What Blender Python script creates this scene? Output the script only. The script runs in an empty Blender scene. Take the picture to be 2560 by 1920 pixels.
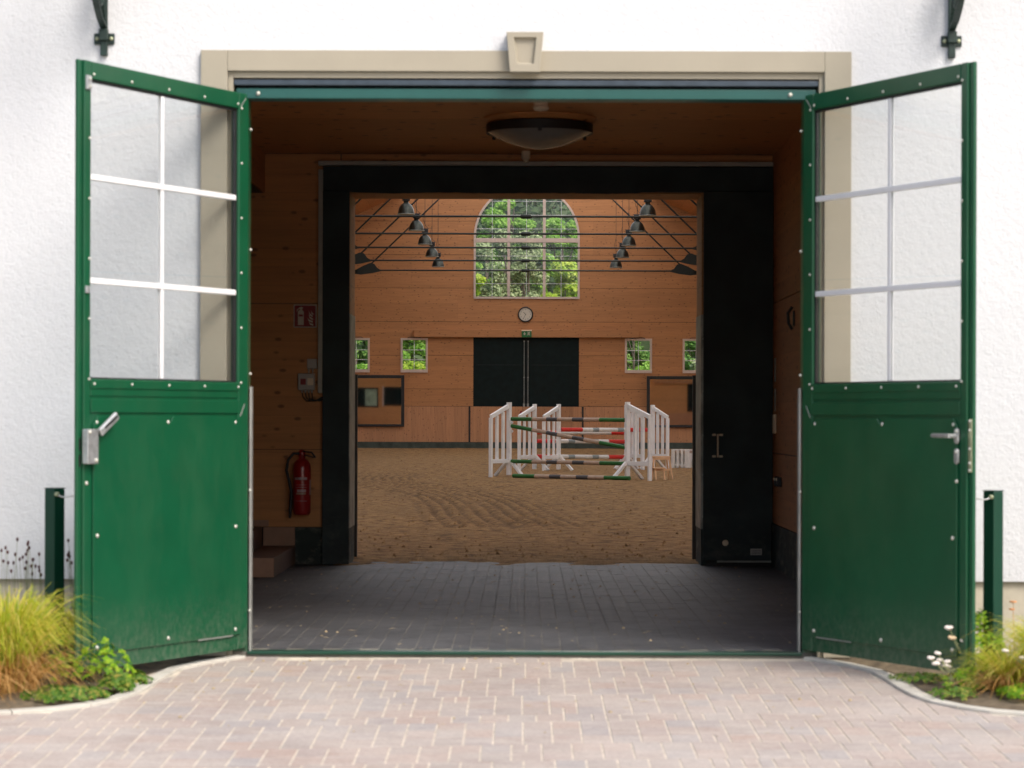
import bpy, bmesh, math, random
import numpy as np
from mathutils import Vector, Matrix, noise as mnoise

R = math.radians
S = bpy.context.scene
COL = S.collection
random.seed(7)
rng = np.random.default_rng(11)

# ------------------------------------------------------------------ camera
EYE = 1.265          # camera height above the passage floor
CY = -13.25          # camera distance in front of the door plane (Y = 0)
FPX = 6100.0         # focal length in pixels of the 2560 px wide photograph
cd = bpy.data.cameras.new('camera')
cam = bpy.data.objects.new('camera', cd)
COL.objects.link(cam)
cam.location = (0, CY, EYE)
cam.rotation_euler = (Matrix.Rotation(R(90), 3, 'X') @ Matrix.Rotation(R(0.16), 3, 'Z')).to_euler()
cd.sensor_width = 36
cd.lens = FPX / 2560 * 36
cd.shift_x = -33 / 2560
cd.shift_y = 85 / 2560
cd.clip_end = 2000
cd.dof.use_dof = True
cd.dof.focus_distance = 52
cd.dof.aperture_fstop = 5.2
S.camera = cam

# ------------------------------------------------------------------ light
SUN_EL, SUN_AZ = 47.0, 142.0   # azimuth clockwise from +Y (the way the camera looks): light from the front right
w = bpy.data.worlds.new('World')
S.world = w
w.use_nodes = True
nt = w.node_tree
bg = nt.nodes['Background']
sky = nt.nodes.new('ShaderNodeTexSky')
sky.sky_type = 'NISHITA'
sky.sun_disc = False
sky.sun_elevation = R(SUN_EL)
sky.sun_rotation = R(SUN_AZ)
sky.dust_density = 4.0
sky.air_density = 1.0
sky.ozone_density = 0.6
nt.links.new(sky.outputs[0], bg.inputs[0])
bg.inputs[1].default_value = 0.15
sl = bpy.data.lights.new('sun', 'SUN')
sl.energy = 1.5
sl.angle = R(22)
sl.color = (1.0, 0.95, 0.88)
sun = bpy.data.objects.new('sun', sl)
COL.objects.link(sun)
sd = Vector((math.sin(R(SUN_AZ)) * math.cos(R(SUN_EL)), math.cos(R(SUN_AZ)) * math.cos(R(SUN_EL)), math.sin(R(SUN_EL))))
sun.rotation_euler = sd.to_track_quat('Z', 'Y').to_euler()
S.view_settings.view_transform = 'Standard'
S.view_settings.look = 'None'
S.view_settings.exposure = 0.62
S.view_settings.gamma = 1.0
try:
    S.cycles.use_denoising = True
    S.cycles.denoiser = 'OPENIMAGEDENOISE'
    S.cycles.max_bounces = 10
    S.cycles.diffuse_bounces = 6
    S.cycles.transparent_max_bounces = 16
    S.cycles.sample_clamp_indirect = 6
except Exception:
    pass

# ------------------------------------------------------------------ helpers
def at(px, py, Y):
    """World point at depth Y for a pixel of the 2560x1920 photograph (used only to measure)."""
    D = Y - CY
    return Vector(((px - 1313) / FPX * D, Y, EYE + (1045 - py) / FPX * D))

def tag(o, label=None, cat=None, group=None, kind=None):
    if label: o['label'] = label
    if cat: o['category'] = cat
    if group: o['group'] = group
    if kind: o['kind'] = kind
    return o

def empty(name, loc=(0, 0, 0), rz=0.0, parent=None):
    o = bpy.data.objects.new(name, None)
    o.empty_display_size = 0.1
    COL.objects.link(o)
    o.location = loc
    o.rotation_euler = (0, 0, rz)
    if parent: o.parent = parent
    return o

def place(mesh, name, parent=None, loc=(0, 0, 0), rot=(0, 0, 0), scale=(1, 1, 1)):
    o = bpy.data.objects.new(name, mesh)
    COL.objects.link(o)
    o.location = loc; o.rotation_euler = rot; o.scale = scale
    if parent: o.parent = parent
    return o

class MB:
    """Collects boxes, beams, tubes and lathes; build() links them as one mesh object."""
    def __init__(s):
        s.v = []; s.f = []
    def add(s, vs, fs):
        n = len(s.v)
        s.v += [tuple(v) for v in vs]
        s.f += [tuple(i + n for i in f) for f in fs]
        return s
    def box(s, x0, x1, y0, y1, z0, z1):
        vs = [(x0, y0, z0), (x1, y0, z0), (x1, y1, z0), (x0, y1, z0), (x0, y0, z1), (x1, y0, z1), (x1, y1, z1), (x0, y1, z1)]
        return s.add(vs, [(3, 2, 1, 0), (4, 5, 6, 7), (0, 1, 5, 4), (1, 2, 6, 5), (2, 3, 7, 6), (3, 0, 4, 7)])
    def beam(s, a, b, wid, thk, side=None):
        """Bar from a to b; wid measured along `side`, thk along the third direction."""
        a = Vector(a); b = Vector(b); d = (b - a).normalized()
        if side is None:
            side = Vector((0, 0, 1)) if abs(d.z) < 0.9 else Vector((1, 0, 0))
        side = Vector(side); side = (side - d * side.dot(d)).normalized()
        t = d.cross(side)
        vs = []
        for p in (a, b):
            for i, j in ((-1, -1), (1, -1), (1, 1), (-1, 1)):
                vs.append(p + side * (wid / 2 * i) + t * (thk / 2 * j))
        return s.add(vs, [(3, 2, 1, 0), (4, 5, 6, 7), (0, 1, 5, 4), (1, 2, 6, 5), (2, 3, 7, 6), (3, 0, 4, 7)])
    def tube(s, pts, r, n=8, caps=True):
        pts = [Vector(p) for p in pts]
        rs = r if isinstance(r, (list, tuple)) else [r] * len(pts)
        base = len(s.v); up = None
        for i, p in enumerate(pts):
            d = (pts[min(i + 1, len(pts) - 1)] - pts[max(i - 1, 0)]).normalized()
            if up is None:
                up = Vector((0, 0, 1)) if abs(d.z) < 0.9 else Vector((1, 0, 0))
            u = (up - d * up.dot(d)).normalized(); vv = d.cross(u); up = u
            for k in range(n):
                a = 2 * math.pi * k / n
                s.v.append(tuple(p + (u * math.cos(a) + vv * math.sin(a)) * rs[i]))
        for i in range(len(pts) - 1):
            for k in range(n):
                a = base + i * n + k; b = base + i * n + (k + 1) % n
                s.f.append((a, b, b + n, a + n))
        if caps:
            s.f.append(tuple(base + k for k in reversed(range(n))))
            s.f.append(tuple(base + (len(pts) - 1) * n + k for k in range(n)))
        return s
    def lathe(s, prof, c=(0, 0, 0), n=24, axis='Z'):
        base = len(s.v)
        for r, h in prof:
            for k in range(n):
                a = 2 * math.pi * k / n
                x, y = r * math.cos(a), r * math.sin(a)
                if axis == 'Z': p = (c[0] + x, c[1] + y, c[2] + h)
                else: p = (c[0] + x, c[1] - h, c[2] + y)      # axis -Y
                s.v.append(p)
        for i in range(len(prof) - 1):
            for k in range(n):
                a = base + i * n + k; b = base + i * n + (k + 1) % n
                s.f.append((a, b, b + n, a + n))
        s.f.append(tuple(base + k for k in reversed(range(n))))
        s.f.append(tuple(base + (len(prof) - 1) * n + k for k in range(n)))
        return s
    def prism(s, poly, y0, y1):
        """Polygon in XZ extruded along Y."""
        n = len(poly)
        vs = [(x, y0, z) for x, z in poly] + [(x, y1, z) for x, z in poly]
        fs = [tuple(range(n)), tuple(reversed(range(n, 2 * n)))]
        fs += [(i, i + n, (i + 1) % n + n, (i + 1) % n) for i in range(n)]
        return s.add(vs, fs)
    def mesh(s, name, mat, smooth=False):
        me = bpy.data.meshes.new(name)
        me.from_pydata(s.v, [], s.f)
        bm = bmesh.new(); bm.from_mesh(me)
        bmesh.ops.recalc_face_normals(bm, faces=bm.faces[:])
        bm.to_mesh(me); bm.free()
        if mat: me.materials.append(mat)
        if smooth:
            for p in me.polygons: p.use_smooth = True
        return me
    def build(s, name, mat, parent=None, smooth=False, bevel=0, loc=(0, 0, 0), rot=(0, 0, 0)):
        o = place(s.mesh(name, mat, smooth), name, parent, loc, rot)
        if bevel:
            m = o.modifiers.new('bevel', 'BEVEL'); m.width = bevel; m.segments = 2; m.limit_method = 'ANGLE'
        if smooth:
            m = o.modifiers.new('edge', 'EDGE_SPLIT'); m.split_angle = R(40)
        return o

def fast_mesh(name, verts, faces, mat):
    """faces: (n, k) int array, all of one size."""
    me = bpy.data.meshes.new(name)
    nv, nf, k = len(verts), len(faces), faces.shape[1]
    me.vertices.add(nv); me.vertices.foreach_set('co', np.asarray(verts, dtype=np.float32).ravel())
    me.loops.add(nf * k); me.loops.foreach_set('vertex_index', faces.astype(np.int32).ravel())
    me.polygons.add(nf)
    me.polygons.foreach_set('loop_start', np.arange(0, nf * k, k, dtype=np.int32))
    me.update(calc_edges=True)
    me.shade_flat()
    me.materials.append(mat)
    return me

# ------------------------------------------------------------------ materials
class NT:
    def __init__(s, name):
        s.m = bpy.data.materials.new(name); s.m.use_nodes = True
        s.t = s.m.node_tree; s.b = s.t.nodes['Principled BSDF']; s.out = s.t.nodes['Material Output']
    def n(s, typ, **kw):
        nd = s.t.nodes.new(typ)
        for k, v in kw.items(): setattr(nd, k, v)
        return nd
    def l(s, a, b): s.t.links.new(a, b)
    def coord(s, which='Object', scale=(1, 1, 1)):
        tc = s.n('ShaderNodeTexCoord'); mp = s.n('ShaderNodeMapping')
        mp.inputs['Scale'].default_value = scale
        s.l(tc.outputs[which], mp.inputs[0]); return mp.outputs[0]
    def world(s, scale=(1, 1, 1)):
        g = s.n('ShaderNodeNewGeometry'); mp = s.n('ShaderNodeMapping')
        mp.inputs['Scale'].default_value = scale
        s.l(g.outputs['Position'], mp.inputs[0]); return mp.outputs[0]
    def noise(s, vec, scale, detail=4, rough=0.55):
        nd = s.n('ShaderNodeTexNoise')
        nd.inputs['Scale'].default_value = scale; nd.inputs['Detail'].default_value = detail; nd.inputs['Roughness'].default_value = rough
        s.l(vec, nd.inputs['Vector']); return nd.outputs[0]
    def ramp(s, fac, stops):
        r = s.n('ShaderNodeValToRGB'); e = r.color_ramp.elements
        while len(e) < len(stops): e.new(0.5)
        for i, (p, c) in enumerate(stops):
            e[i].position = p; e[i].color = (*c, 1) if len(c) == 3 else c
        s.l(fac, r.inputs[0]); return r.outputs[0]
    def mix(s, fac, a, b, blend='MIX'):
        m = s.n('ShaderNodeMix', data_type='RGBA', blend_type=blend)
        for sock, v in ((m.inputs[0], fac), (m.inputs[6], a), (m.inputs[7], b)):
            if isinstance(v, (int, float)): sock.default_value = v
            elif isinstance(v, tuple): sock.default_value = (*v, 1)
            else: s.l(v, sock)
        return m.outputs[2]
    def math(s, op, a, b=0.0, c=None):
        m = s.n('ShaderNodeMath', operation=op)
        for i, v in enumerate((a, b) if c is None else (a, b, c)):
            if isinstance(v, (int, float)): m.inputs[i].default_value = v
            else: s.l(v, m.inputs[i])
        return m.outputs[0]
    def rand(s):
        oi = s.n('ShaderNodeObjectInfo'); g = s.n('ShaderNodeNewGeometry')
        return s.math('FRACT', s.math('ADD', oi.outputs['Random'], g.outputs['Random Per Island']))
    def bump(s, h, strength=0.3, dist=0.01):
        b = s.n('ShaderNodeBump'); b.inputs['Strength'].default_value = strength; b.inputs['Distance'].default_value = dist
        s.l(h, b.inputs['Height']); s.l(b.outputs[0], s.b.inputs['Normal'])
    def base(s, c):
        if isinstance(c, tuple): s.b.inputs['Base Color'].default_value = (*c, 1)
        else: s.l(c, s.b.inputs['Base Color'])
    def set(s, **kw):
        for k, v in kw.items():
            i = s.b.inputs[k.replace('_', ' ')]
            if isinstance(v, (int, float)): i.default_value = v
            else: s.l(v, i)

def simple(name, col, rough=0.5, metal=0.0, var=0.12, scale=12, bump=0.0, bscale=80, coat=0.0):
    m = NT(name); v = m.world()
    n1 = m.noise(v, scale, 5)
    dk = tuple(c * (1 - var) for c in col); lt = tuple(min(1, c * (1 + var)) for c in col)
    m.base(m.ramp(n1, [(0.3, dk), (0.7, lt)]))
    m.set(Roughness=rough, Metallic=metal, Coat_Weight=coat)
    if bump:
        m.bump(m.noise(v, bscale, 4), bump, 0.004)
    return m.m

def plaster(name, col, deep=1.0):
    m = NT(name); v = m.world()
    big = m.noise(v, 0.9, 3); fine = m.noise(v, 80, 5, 0.6); mid = m.noise(v, 34, 3, 0.5)
    c = m.ramp(big, [(0.3, tuple(x * 0.95 for x in col)), (0.7, col)])
    sp = m.n('ShaderNodeSeparateXYZ'); g = m.n('ShaderNodeNewGeometry'); m.l(g.outputs['Position'], sp.inputs[0])
    lowz = m.ramp(m.math('ADD', sp.outputs['Z'], m.math('MULTIPLY', m.noise(m.world((3, 3, 1)), 2.5, 5, 0.7), 0.35)), [(0.5, (0.35,) * 3), (0.85, (0, 0, 0))])   # rain splash near the plinth
    c = m.mix(lowz, c, tuple(x * 0.80 for x in col))
    c = m.mix(m.ramp(fine, [(0.32, (0.35,) * 3), (0.5, (0,) * 3)]), c, tuple(x * 0.86 for x in col))
    m.base(c); m.set(Roughness=0.92)
    m.bump(m.math('ADD', m.math('MULTIPLY', fine, 0.6), m.math('MULTIPLY', mid, 0.7)), 0.85 * deep, 0.007)
    return m.m

def wood(name, col, axis='X', board=0.2, knots=1.0, rough=0.6, seam=0.35):
    """Spruce boarding: fine grain along `axis`, faint board joints across it, scattered knots."""
    m = NT(name); g = m.n('ShaderNodeNewGeometry'); sp = m.n('ShaderNodeSeparateXYZ'); m.l(g.outputs['Position'], sp.inputs[0])
    oi = m.n('ShaderNodeObjectInfo')
    along = {'X': (0.6, 9, 9), 'Y': (9, 0.6, 9), 'Z': (9, 9, 0.6)}[axis]
    across = {'X': 'Z', 'Y': 'Z', 'Z': 'X'}[axis]
    mp = m.n('ShaderNodeMapping'); mp.inputs['Scale'].default_value = along; m.l(g.outputs['Position'], mp.inputs[0])
    grain = m.noise(mp.outputs[0], 3.0, 6, 0.65)
    # board joints (edges of the lamellas)
    bf = m.math('DIVIDE', sp.outputs[across], board)
    fr = m.math('FRACT', bf); fl = m.math('FLOOR', bf)
    edge = m.math('LESS_THAN', fr, 0.035)
    wn = m.n('ShaderNodeTexWhiteNoise', noise_dimensions='1D')
    m.l(m.math('ADD', fl, m.math('MULTIPLY', oi.outputs['Random'], 37.0)), wn.inputs['W'])
    tone = m.math('MULTIPLY_ADD', wn.outputs[0], 0.13, 0.925)
    # knots
    ks = {'X': (5.5, 5.5, 10.5), 'Y': (5.5, 5.5, 10.5), 'Z': (10.5, 5.5, 5.5)}[axis]
    mp2 = m.n('ShaderNodeMapping'); mp2.inputs['Scale'].default_value = ks; m.l(g.outputs['Position'], mp2.inputs[0])
    vo = m.n('ShaderNodeTexVoronoi'); vo.inputs['Scale'].default_value = 1.0; m.l(mp2.outputs[0], vo.inputs['Vector'])
    kn = m.ramp(vo.outputs['Distance'], [(0.11, (1, 1, 1)), (0.21, (0, 0, 0))])
    c = m.ramp(grain, [(0.25, tuple(x * 0.80 for x in col)), (0.55, col), (0.8, tuple(min(1, x * 1.12) for x in col))])
    c = m.mix(1.0, c, tone, 'MULTIPLY')
    c = m.mix(m.math('MULTIPLY', edge, seam), c, tuple(x * 0.35 for x in col))
    c = m.mix(m.math('MULTIPLY', kn, 0.75 * knots), c, tuple(x * 0.22 for x in col))
    m.base(c); m.set(Roughness=rough)
    m.bump(grain, 0.15, 0.003)
    return m.m

def green_paint(name, col, dusty=True):
    m = NT(name); v = m.world(); n1 = m.noise(v, 3.5, 4)
    c = m.ramp(n1, [(0.3, tuple(x * 0.9 for x in col)), (0.7, tuple(x * 1.08 for x in col))])
    if dusty:
        haze = m.ramp(m.noise(m.world((2.2, 2.2, 1.0)), 1.7, 6, 0.7), [(0.45, (0, 0, 0)), (0.75, (0.22,) * 3)])      # faded, dusty patches
        c = m.mix(haze, c, (0.055, 0.115, 0.06))
        spk = m.ramp(m.noise(v, 95, 2, 0.5), [(0.72, (0, 0, 0)), (0.78, (0.5,) * 3)])
        c = m.mix(spk, c, (0.12, 0.16, 0.12))
        sp = m.n('ShaderNodeSeparateXYZ'); g = m.n('ShaderNodeNewGeometry'); m.l(g.outputs['Position'], sp.inputs[0])
        low = m.ramp(sp.outputs['Z'], [(0.0, (1, 1, 1)), (0.09, (0.6,) * 3), (0.36, (0, 0, 0))])
        sm = m.noise(m.world((14, 14, 9)), 3, 6, 0.75)
        sp2 = m.ramp(sm, [(0.42, (0, 0, 0)), (0.75, (1, 1, 1))])
        c = m.mix(m.math('MULTIPLY', m.math('MULTIPLY', low, sp2), 0.40), c, (0.33, 0.31, 0.26))
    m.base(c); m.set(Roughness=m.math('MULTIPLY_ADD', m.noise(v, 9, 4), 0.12, 0.26), Specular_IOR_Level=0.5)
    m.bump(m.noise(v, 160, 3), 0.03, 0.002)
    return m.m

def paver_mat(name, cols, rough=0.85, dirt=(0.6, 0.55, 0.47), dirt_amt=0.5, bumpy=0.4, smear=0.75):
    m = NT(name); v = m.world(); r = m.rand()
    c = m.ramp(r, [(i / (len(cols) - 1), cc) for i, cc in enumerate(cols)])
    n1 = m.noise(v, 9, 6, 0.7); n2 = m.noise(v, 60, 4, 0.6); n3 = m.noise(v, 1.3, 3)
    c = m.mix(m.ramp(n1, [(0.3, (0, 0, 0)), (0.85, (dirt_amt,) * 3)]), c, dirt)
    c = m.mix(m.ramp(n3, [(0.42, (0, 0, 0)), (0.66, (dirt_amt * 0.8,) * 3)]), c, dirt)
    n5 = m.noise(m.world((1.2, 7.0, 1)), 2.6, 6, 0.75)
    c = m.mix(m.ramp(n5, [(0.50, (0, 0, 0)), (0.70, (smear,) * 3)]), c, dirt)
    c = m.mix(m.ramp(n2, [(0.35, (0.3,) * 3), (0.6, (0,) * 3)]), c, tuple(x * 0.55 for x in cols[0]))
    m.base(c); m.set(Roughness=rough)
    m.bump(m.math('ADD', n2, m.math('MULTIPLY', n1, 0.5)), bumpy, 0.004)
    return m.m

def leaf_mat(name, stops, trans=0.35, rough=0.5):
    m = NT(name); r = m.rand()
    c = m.ramp(r, stops)
    c = m.mix(m.math('MULTIPLY', m.noise(m.world(), 0.9, 2), 0.5), c, stops[0][1])
    m.base(c); m.set(Roughness=rough, Specular_IOR_Level=0.3)
    tr = m.n('ShaderNodeBsdfTranslucent'); m.l(m.mix(1.0, c, (1.0, 1.0, 0.55), 'MULTIPLY'), tr.inputs[0])
    mx = m.n('ShaderNodeMixShader'); mx.inputs[0].default_value = trans
    m.l(m.b.outputs[0], mx.inputs[1]); m.l(tr.outputs[0], mx.inputs[2]); m.l(mx.outputs[0], m.out.inputs[0])
    return m.m

def glass_mat(name, tint=(0.93, 0.95, 0.94), refl=1.0):
    m = NT(name); m.t.nodes.remove(m.b)
    tr = m.n('ShaderNodeBsdfTransparent'); tr.inputs[0].default_value = (*tint, 1)
    gl = m.n('ShaderNodeBsdfGlossy'); gl.inputs['Roughness'].default_value = 0.01
    lw = m.n('ShaderNodeLayerWeight'); lw.inputs[0].default_value = 0.5      # facing term, the same from both sides
    mx = m.n('ShaderNodeMixShader')
    m.l(m.math('MULTIPLY', m.math('MULTIPLY_ADD', m.math('POWER', lw.outputs['Facing'], 5.0), 0.96, 0.04), refl), mx.inputs[0])
    m.l(tr.outputs[0], mx.inputs[1]); m.l(gl.outputs[0], mx.inputs[2]); m.l(mx.outputs[0], m.out.inputs[0])
    return m.m

M = {}
M['plaster'] = plaster('white_plaster', (0.685, 0.70, 0.73))
M['surround'] = simple('beige_stone_paint', (0.37, 0.335, 0.265), 0.8, var=0.05, scale=3, bump=0.2, bscale=90)
M['plinth'] = simple('grey_concrete', (0.50, 0.46, 0.37), 0.9, var=0.18, scale=5, bump=0.4, bscale=70)
M['door'] = green_paint('green_door_paint', (0.004, 0.077, 0.032))
M['rail'] = green_paint('blue_green_rail_paint', (0.012, 0.085, 0.075), False)
M['rail_grey'] = simple('grey_weather_rail', (0.055, 0.075, 0.10), 0.35, 0.3, var=0.2)
M['post'] = green_paint('dark_green_post_paint', (0.006, 0.05, 0.03), False)
M['iron'] = simple('green_black_iron', (0.010, 0.028, 0.022), 0.5, var=0.3, scale=30, bump=0.2)
M['rivet'] = simple('zinc_rivet', (0.58, 0.58, 0.52), 0.35, 0.4, var=0.1)
M['zinc'] = simple('galvanised_steel', (0.55, 0.56, 0.57), 0.38, 0.75, var=0.25, scale=25)
M['zinc_dull'] = simple('dull_zinc_strip', (0.32, 0.33, 0.31), 0.55, 0.3, var=0.2, scale=8)
M['worn_steel'] = simple('worn_steel_plate', (0.30, 0.30, 0.27), 0.5, 0.5, var=0.45, scale=6)
M['brass'] = simple('lock_plate_metal', (0.42, 0.45, 0.30), 0.35, 0.6, var=0.2)
M['rubber'] = simple('black_rubber', (0.012, 0.012, 0.012), 0.6, var=0.3)
M['bar_white'] = simple('white_glazing_bar', (0.80, 0.80, 0.82), 0.4, var=0.02)
M['glass'] = glass_mat('door_glass', (0.95, 0.96, 0.96), 1.5)
M['pane'] = glass_mat('window_glass', (0.97, 0.98, 0.97), 0.5)
M['sandjoint'] = simple('pale_joint_sand', (0.56, 0.50, 0.42), 0.95, var=0.25, scale=14, bump=0.4)
M['darkjoint'] = simple('grey_joint_dirt', (0.15, 0.145, 0.125), 0.95, var=0.7, scale=1.4, bump=0.3)
M['paver'] = paver_mat('clay_paver', [(0.31, 0.265, 0.245), (0.36, 0.285, 0.25), (0.30, 0.28, 0.285), (0.38, 0.275, 0.23), (0.35, 0.31, 0.29)],
                       dirt=(0.52, 0.47, 0.43), dirt_amt=0.6, bumpy=0.2)
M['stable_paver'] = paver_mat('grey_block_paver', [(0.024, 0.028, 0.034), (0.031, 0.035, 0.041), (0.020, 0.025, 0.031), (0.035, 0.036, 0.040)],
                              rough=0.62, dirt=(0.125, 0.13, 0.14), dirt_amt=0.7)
M['kerb'] = simple('pale_concrete_kerb', (0.50, 0.48, 0.43), 0.9, var=0.12, scale=9, bump=0.4)
M['soil'] = simple('garden_soil', (0.13, 0.10, 0.065), 1.0, var=0.5, scale=14, bump=0.9, bscale=40)
M['grassground'] = simple('rough_meadow', (0.06, 0.10, 0.03), 1.0, var=0.4, scale=3, bump=0.6, bscale=20)
M['gravel'] = simple('pale_yard_gravel', (0.36, 0.33, 0.29), 0.95, var=0.2, scale=2, bump=0.5)
M['wood_x'] = wood('spruce_panel_lengthwise', (0.47, 0.208, 0.078), 'X', 0.1375, seam=0.12)
M['wood_pass'] = wood('spruce_panel_passage', (0.56, 0.245, 0.08), 'X', 0.16, seam=0.25)
M['wood_y'] = wood('spruce_panel_side', (0.50, 0.215, 0.08), 'Y', 0.2, seam=0.2)
M['wood_ceil'] = wood('spruce_ceiling_boards', (0.62, 0.28, 0.09), 'X', 0.2, seam=0.15)
M['wood_kick'] = wood('spruce_kick_boards', (0.50, 0.238, 0.112), 'Z', 50, knots=0.8)
M['wood_lintel'] = wood('spruce_reveal_boards', (0.42, 0.21, 0.075), 'X', 0.3)
M['stool'] = simple('pale_beech', (0.72, 0.44, 0.24), 0.5, var=0.12, scale=8)
M['panel_dark'] = simple('black_green_panel', (0.0035, 0.010, 0.010), 0.6, var=0.3, scale=5)
M['panel_dark'].node_tree.nodes['Principled BSDF'].inputs['Specular IOR Level'].default_value = 0.18
def scuffed(name, col, amt=0.5, top=0.5):
    m = NT(name); v = m.world(); sp = m.n('ShaderNodeSeparateXYZ'); g = m.n('ShaderNodeNewGeometry'); m.l(g.outputs['Position'], sp.inputs[0])
    low = m.ramp(sp.outputs['Z'], [(0.0, (1, 1, 1)), (top, (0.25,) * 3), (1.0, (0.06,) * 3)])
    sc = m.ramp(m.noise(m.world((1, 1, 1.6)), 5.5, 7, 0.75), [(0.50, (0, 0, 0)), (0.68, (1, 1, 1))])
    c = m.ramp(m.noise(v, 3, 4), [(0.3, tuple(x * 0.75 for x in col)), (0.7, tuple(x * 1.25 for x in col))])
    c = m.mix(m.math('MULTIPLY', m.math('MULTIPLY', low, sc), amt), c, (0.22, 0.20, 0.16))
    m.base(c); m.set(Roughness=0.65, Specular_IOR_Level=0.3)
    return m.m
M['panel_frame'] = scuffed('dark_frame_paint', (0.030, 0.043, 0.045), 0.3)
M['base_dark'] = scuffed('dark_scuffed_plinth', (0.020, 0.032, 0.030), 0.9, 0.8)
M['rubber_base'] = simple('grey_green_rubber_base', (0.055, 0.068, 0.055), 0.9, var=0.4, scale=4, bump=0.3)
M['steel_dark'] = simple('dark_green_steel', (0.006, 0.010, 0.008), 0.6, 0.0, var=0.3)
M['step_tile'] = simple('reddish_step_tile', (0.33, 0.185, 0.12), 0.6, var=0.1, scale=12)
M['step_tile_b'] = simple('brown_step_tile', (0.17, 0.10, 0.07), 0.6, var=0.15, scale=12)
M['white'] = simple('white_stand_paint', (0.88, 0.87, 0.85), 0.5, var=0.05, scale=6)
M['p_green'] = simple('pole_green', (0.02, 0.13, 0.02), 0.5, var=0.15)
M['p_beige'] = simple('pole_beige', (0.46, 0.33, 0.24), 0.55, var=0.12)
M['p_grey'] = simple('pole_dark_grey', (0.07, 0.065, 0.065), 0.55, var=0.15)
M['p_red'] = simple('pole_red', (0.62, 0.022, 0.012), 0.4, var=0.1)
M['p_white'] = simple('pole_white', (0.72, 0.70, 0.66), 0.45, var=0.08)
M['p_silver'] = simple('pole_silver_grey', (0.26, 0.30, 0.30), 0.45, var=0.1)
M['red'] = simple('extinguisher_red', (0.34, 0.012, 0.012), 0.3, var=0.1, coat=0.3)
M['sign_red'] = simple('sign_red', (0.25, 0.008, 0.012), 0.5, var=0.05)
M['sign_white'] = simple('sign_white', (0.62, 0.56, 0.47), 0.5, var=0.04)
M['label'] = simple('pink_white_label', (0.55, 0.40, 0.42), 0.5, var=0.1)
M['black'] = simple('black_plastic', (0.012, 0.012, 0.013), 0.45, var=0.2)
M['box_grey'] = simple('light_grey_plastic', (0.42, 0.40, 0.37), 0.5, var=0.04)
M['cream'] = simple('cream_plastic', (0.80, 0.68, 0.50), 0.45, var=0.04)
M['lampglass'] = simple('frosted_lamp_glass', (0.20, 0.20, 0.18), 0.25, var=0.15, scale=6)
M['lampmetal'] = simple('spun_lamp_metal', (0.055, 0.06, 0.052), 0.32, 0.8, var=0.2, scale=20)
M['clockface'] = simple('clock_face', (0.62, 0.56, 0.46), 0.5, var=0.03)
M['clockrim'] = simple('dark_brown_rim', (0.02, 0.010, 0.006), 0.4, var=0.2)
M['winframe'] = simple('pinkish_white_frame', (0.62, 0.49, 0.42), 0.5, var=0.04)
M['exit_green'] = simple('exit_green', (0.01, 0.13, 0.03), 0.4, var=0.05)
M['mirror'] = NT('arena_mirror').m
mb_ = M['mirror'].node_tree.nodes['Principled BSDF']
mb_.inputs['Base Color'].default_value = (0.93, 0.93, 0.90, 1); mb_.inputs['Metallic'].default_value = 1; mb_.inputs['Roughness'].default_value = 0.02
M['bark'] = simple('tree_bark', (0.12, 0.10, 0.08), 0.9, var=0.4, scale=6, bump=0.6)
M['leaf_lime'] = leaf_mat('lime_leaves', [(0.0, (0.10, 0.27, 0.025)), (0.5, (0.30, 0.56, 0.08)), (1.0, (0.52, 0.74, 0.20))], 0.4)
M['leaf_yell'] = leaf_mat('yellow_green_leaves', [(0.0, (0.20, 0.36, 0.03)), (0.5, (0.46, 0.62, 0.07)), (1.0, (0.70, 0.76, 0.14))], 0.4)
M['leaf_mid'] = leaf_mat('mid_green_leaves', [(0.0, (0.05, 0.15, 0.03)), (0.6, (0.17, 0.36, 0.07)), (1.0, (0.40, 0.58, 0.18))], 0.35)
M['leaf_grey'] = leaf_mat('grey_green_leaves', [(0.0, (0.12, 0.18, 0.08)), (0.5, (0.34, 0.43, 0.21)), (1.0, (0.60, 0.66, 0.40))], 0.3)
M['leaf_dark'] = leaf_mat('dark_forest_leaves', [(0.0, (0.02, 0.05, 0.02)), (0.6, (0.05, 0.10, 0.035)), (1.0, (0.12, 0.19, 0.07))], 0.15)
M['grass_gold'] = leaf_mat('golden_grass_blades', [(0.0, (0.26, 0.40, 0.02)), (0.35, (0.52, 0.55, 0.04)), (0.7, (0.72, 0.58, 0.09)), (1.0, (0.85, 0.62, 0.22))], 0.35)
M['grass_tan'] = leaf_mat('dry_tan_blades', [(0.0, (0.40, 0.20, 0.05)), (0.5, (0.62, 0.34, 0.10)), (1.0, (0.78, 0.54, 0.27))], 0.3)
M['plant_green'] = leaf_mat('fresh_green_leaves', [(0.0, (0.08, 0.22, 0.01)), (0.5, (0.24, 0.44, 0.02)), (1.0, (0.46, 0.58, 0.04))], 0.4)
M['plant_low'] = leaf_mat('low_green_leaves', [(0.0, (0.05, 0.13, 0.01)), (0.6, (0.13, 0.26, 0.03)), (1.0, (0.42, 0.36, 0.08))], 0.35)
M['stem'] = simple('grey_green_stem', (0.22, 0.24, 0.12), 0.7, var=0.3)
M['petal'] = simple('white_petals', (0.80, 0.73, 0.68), 0.7, var=0.1, scale=90, bump=0.6, bscale=300)
M['petal_old'] = simple('faded_petals', (0.66, 0.50, 0.32), 0.8, var=0.15, scale=90)
M['seed'] = simple('dark_red_seedheads', (0.085, 0.022, 0.022), 0.8, var=0.3)
M['rust'] = simple('rusty_flower', (0.55, 0.25, 0.10), 0.8, var=0.2)

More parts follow.
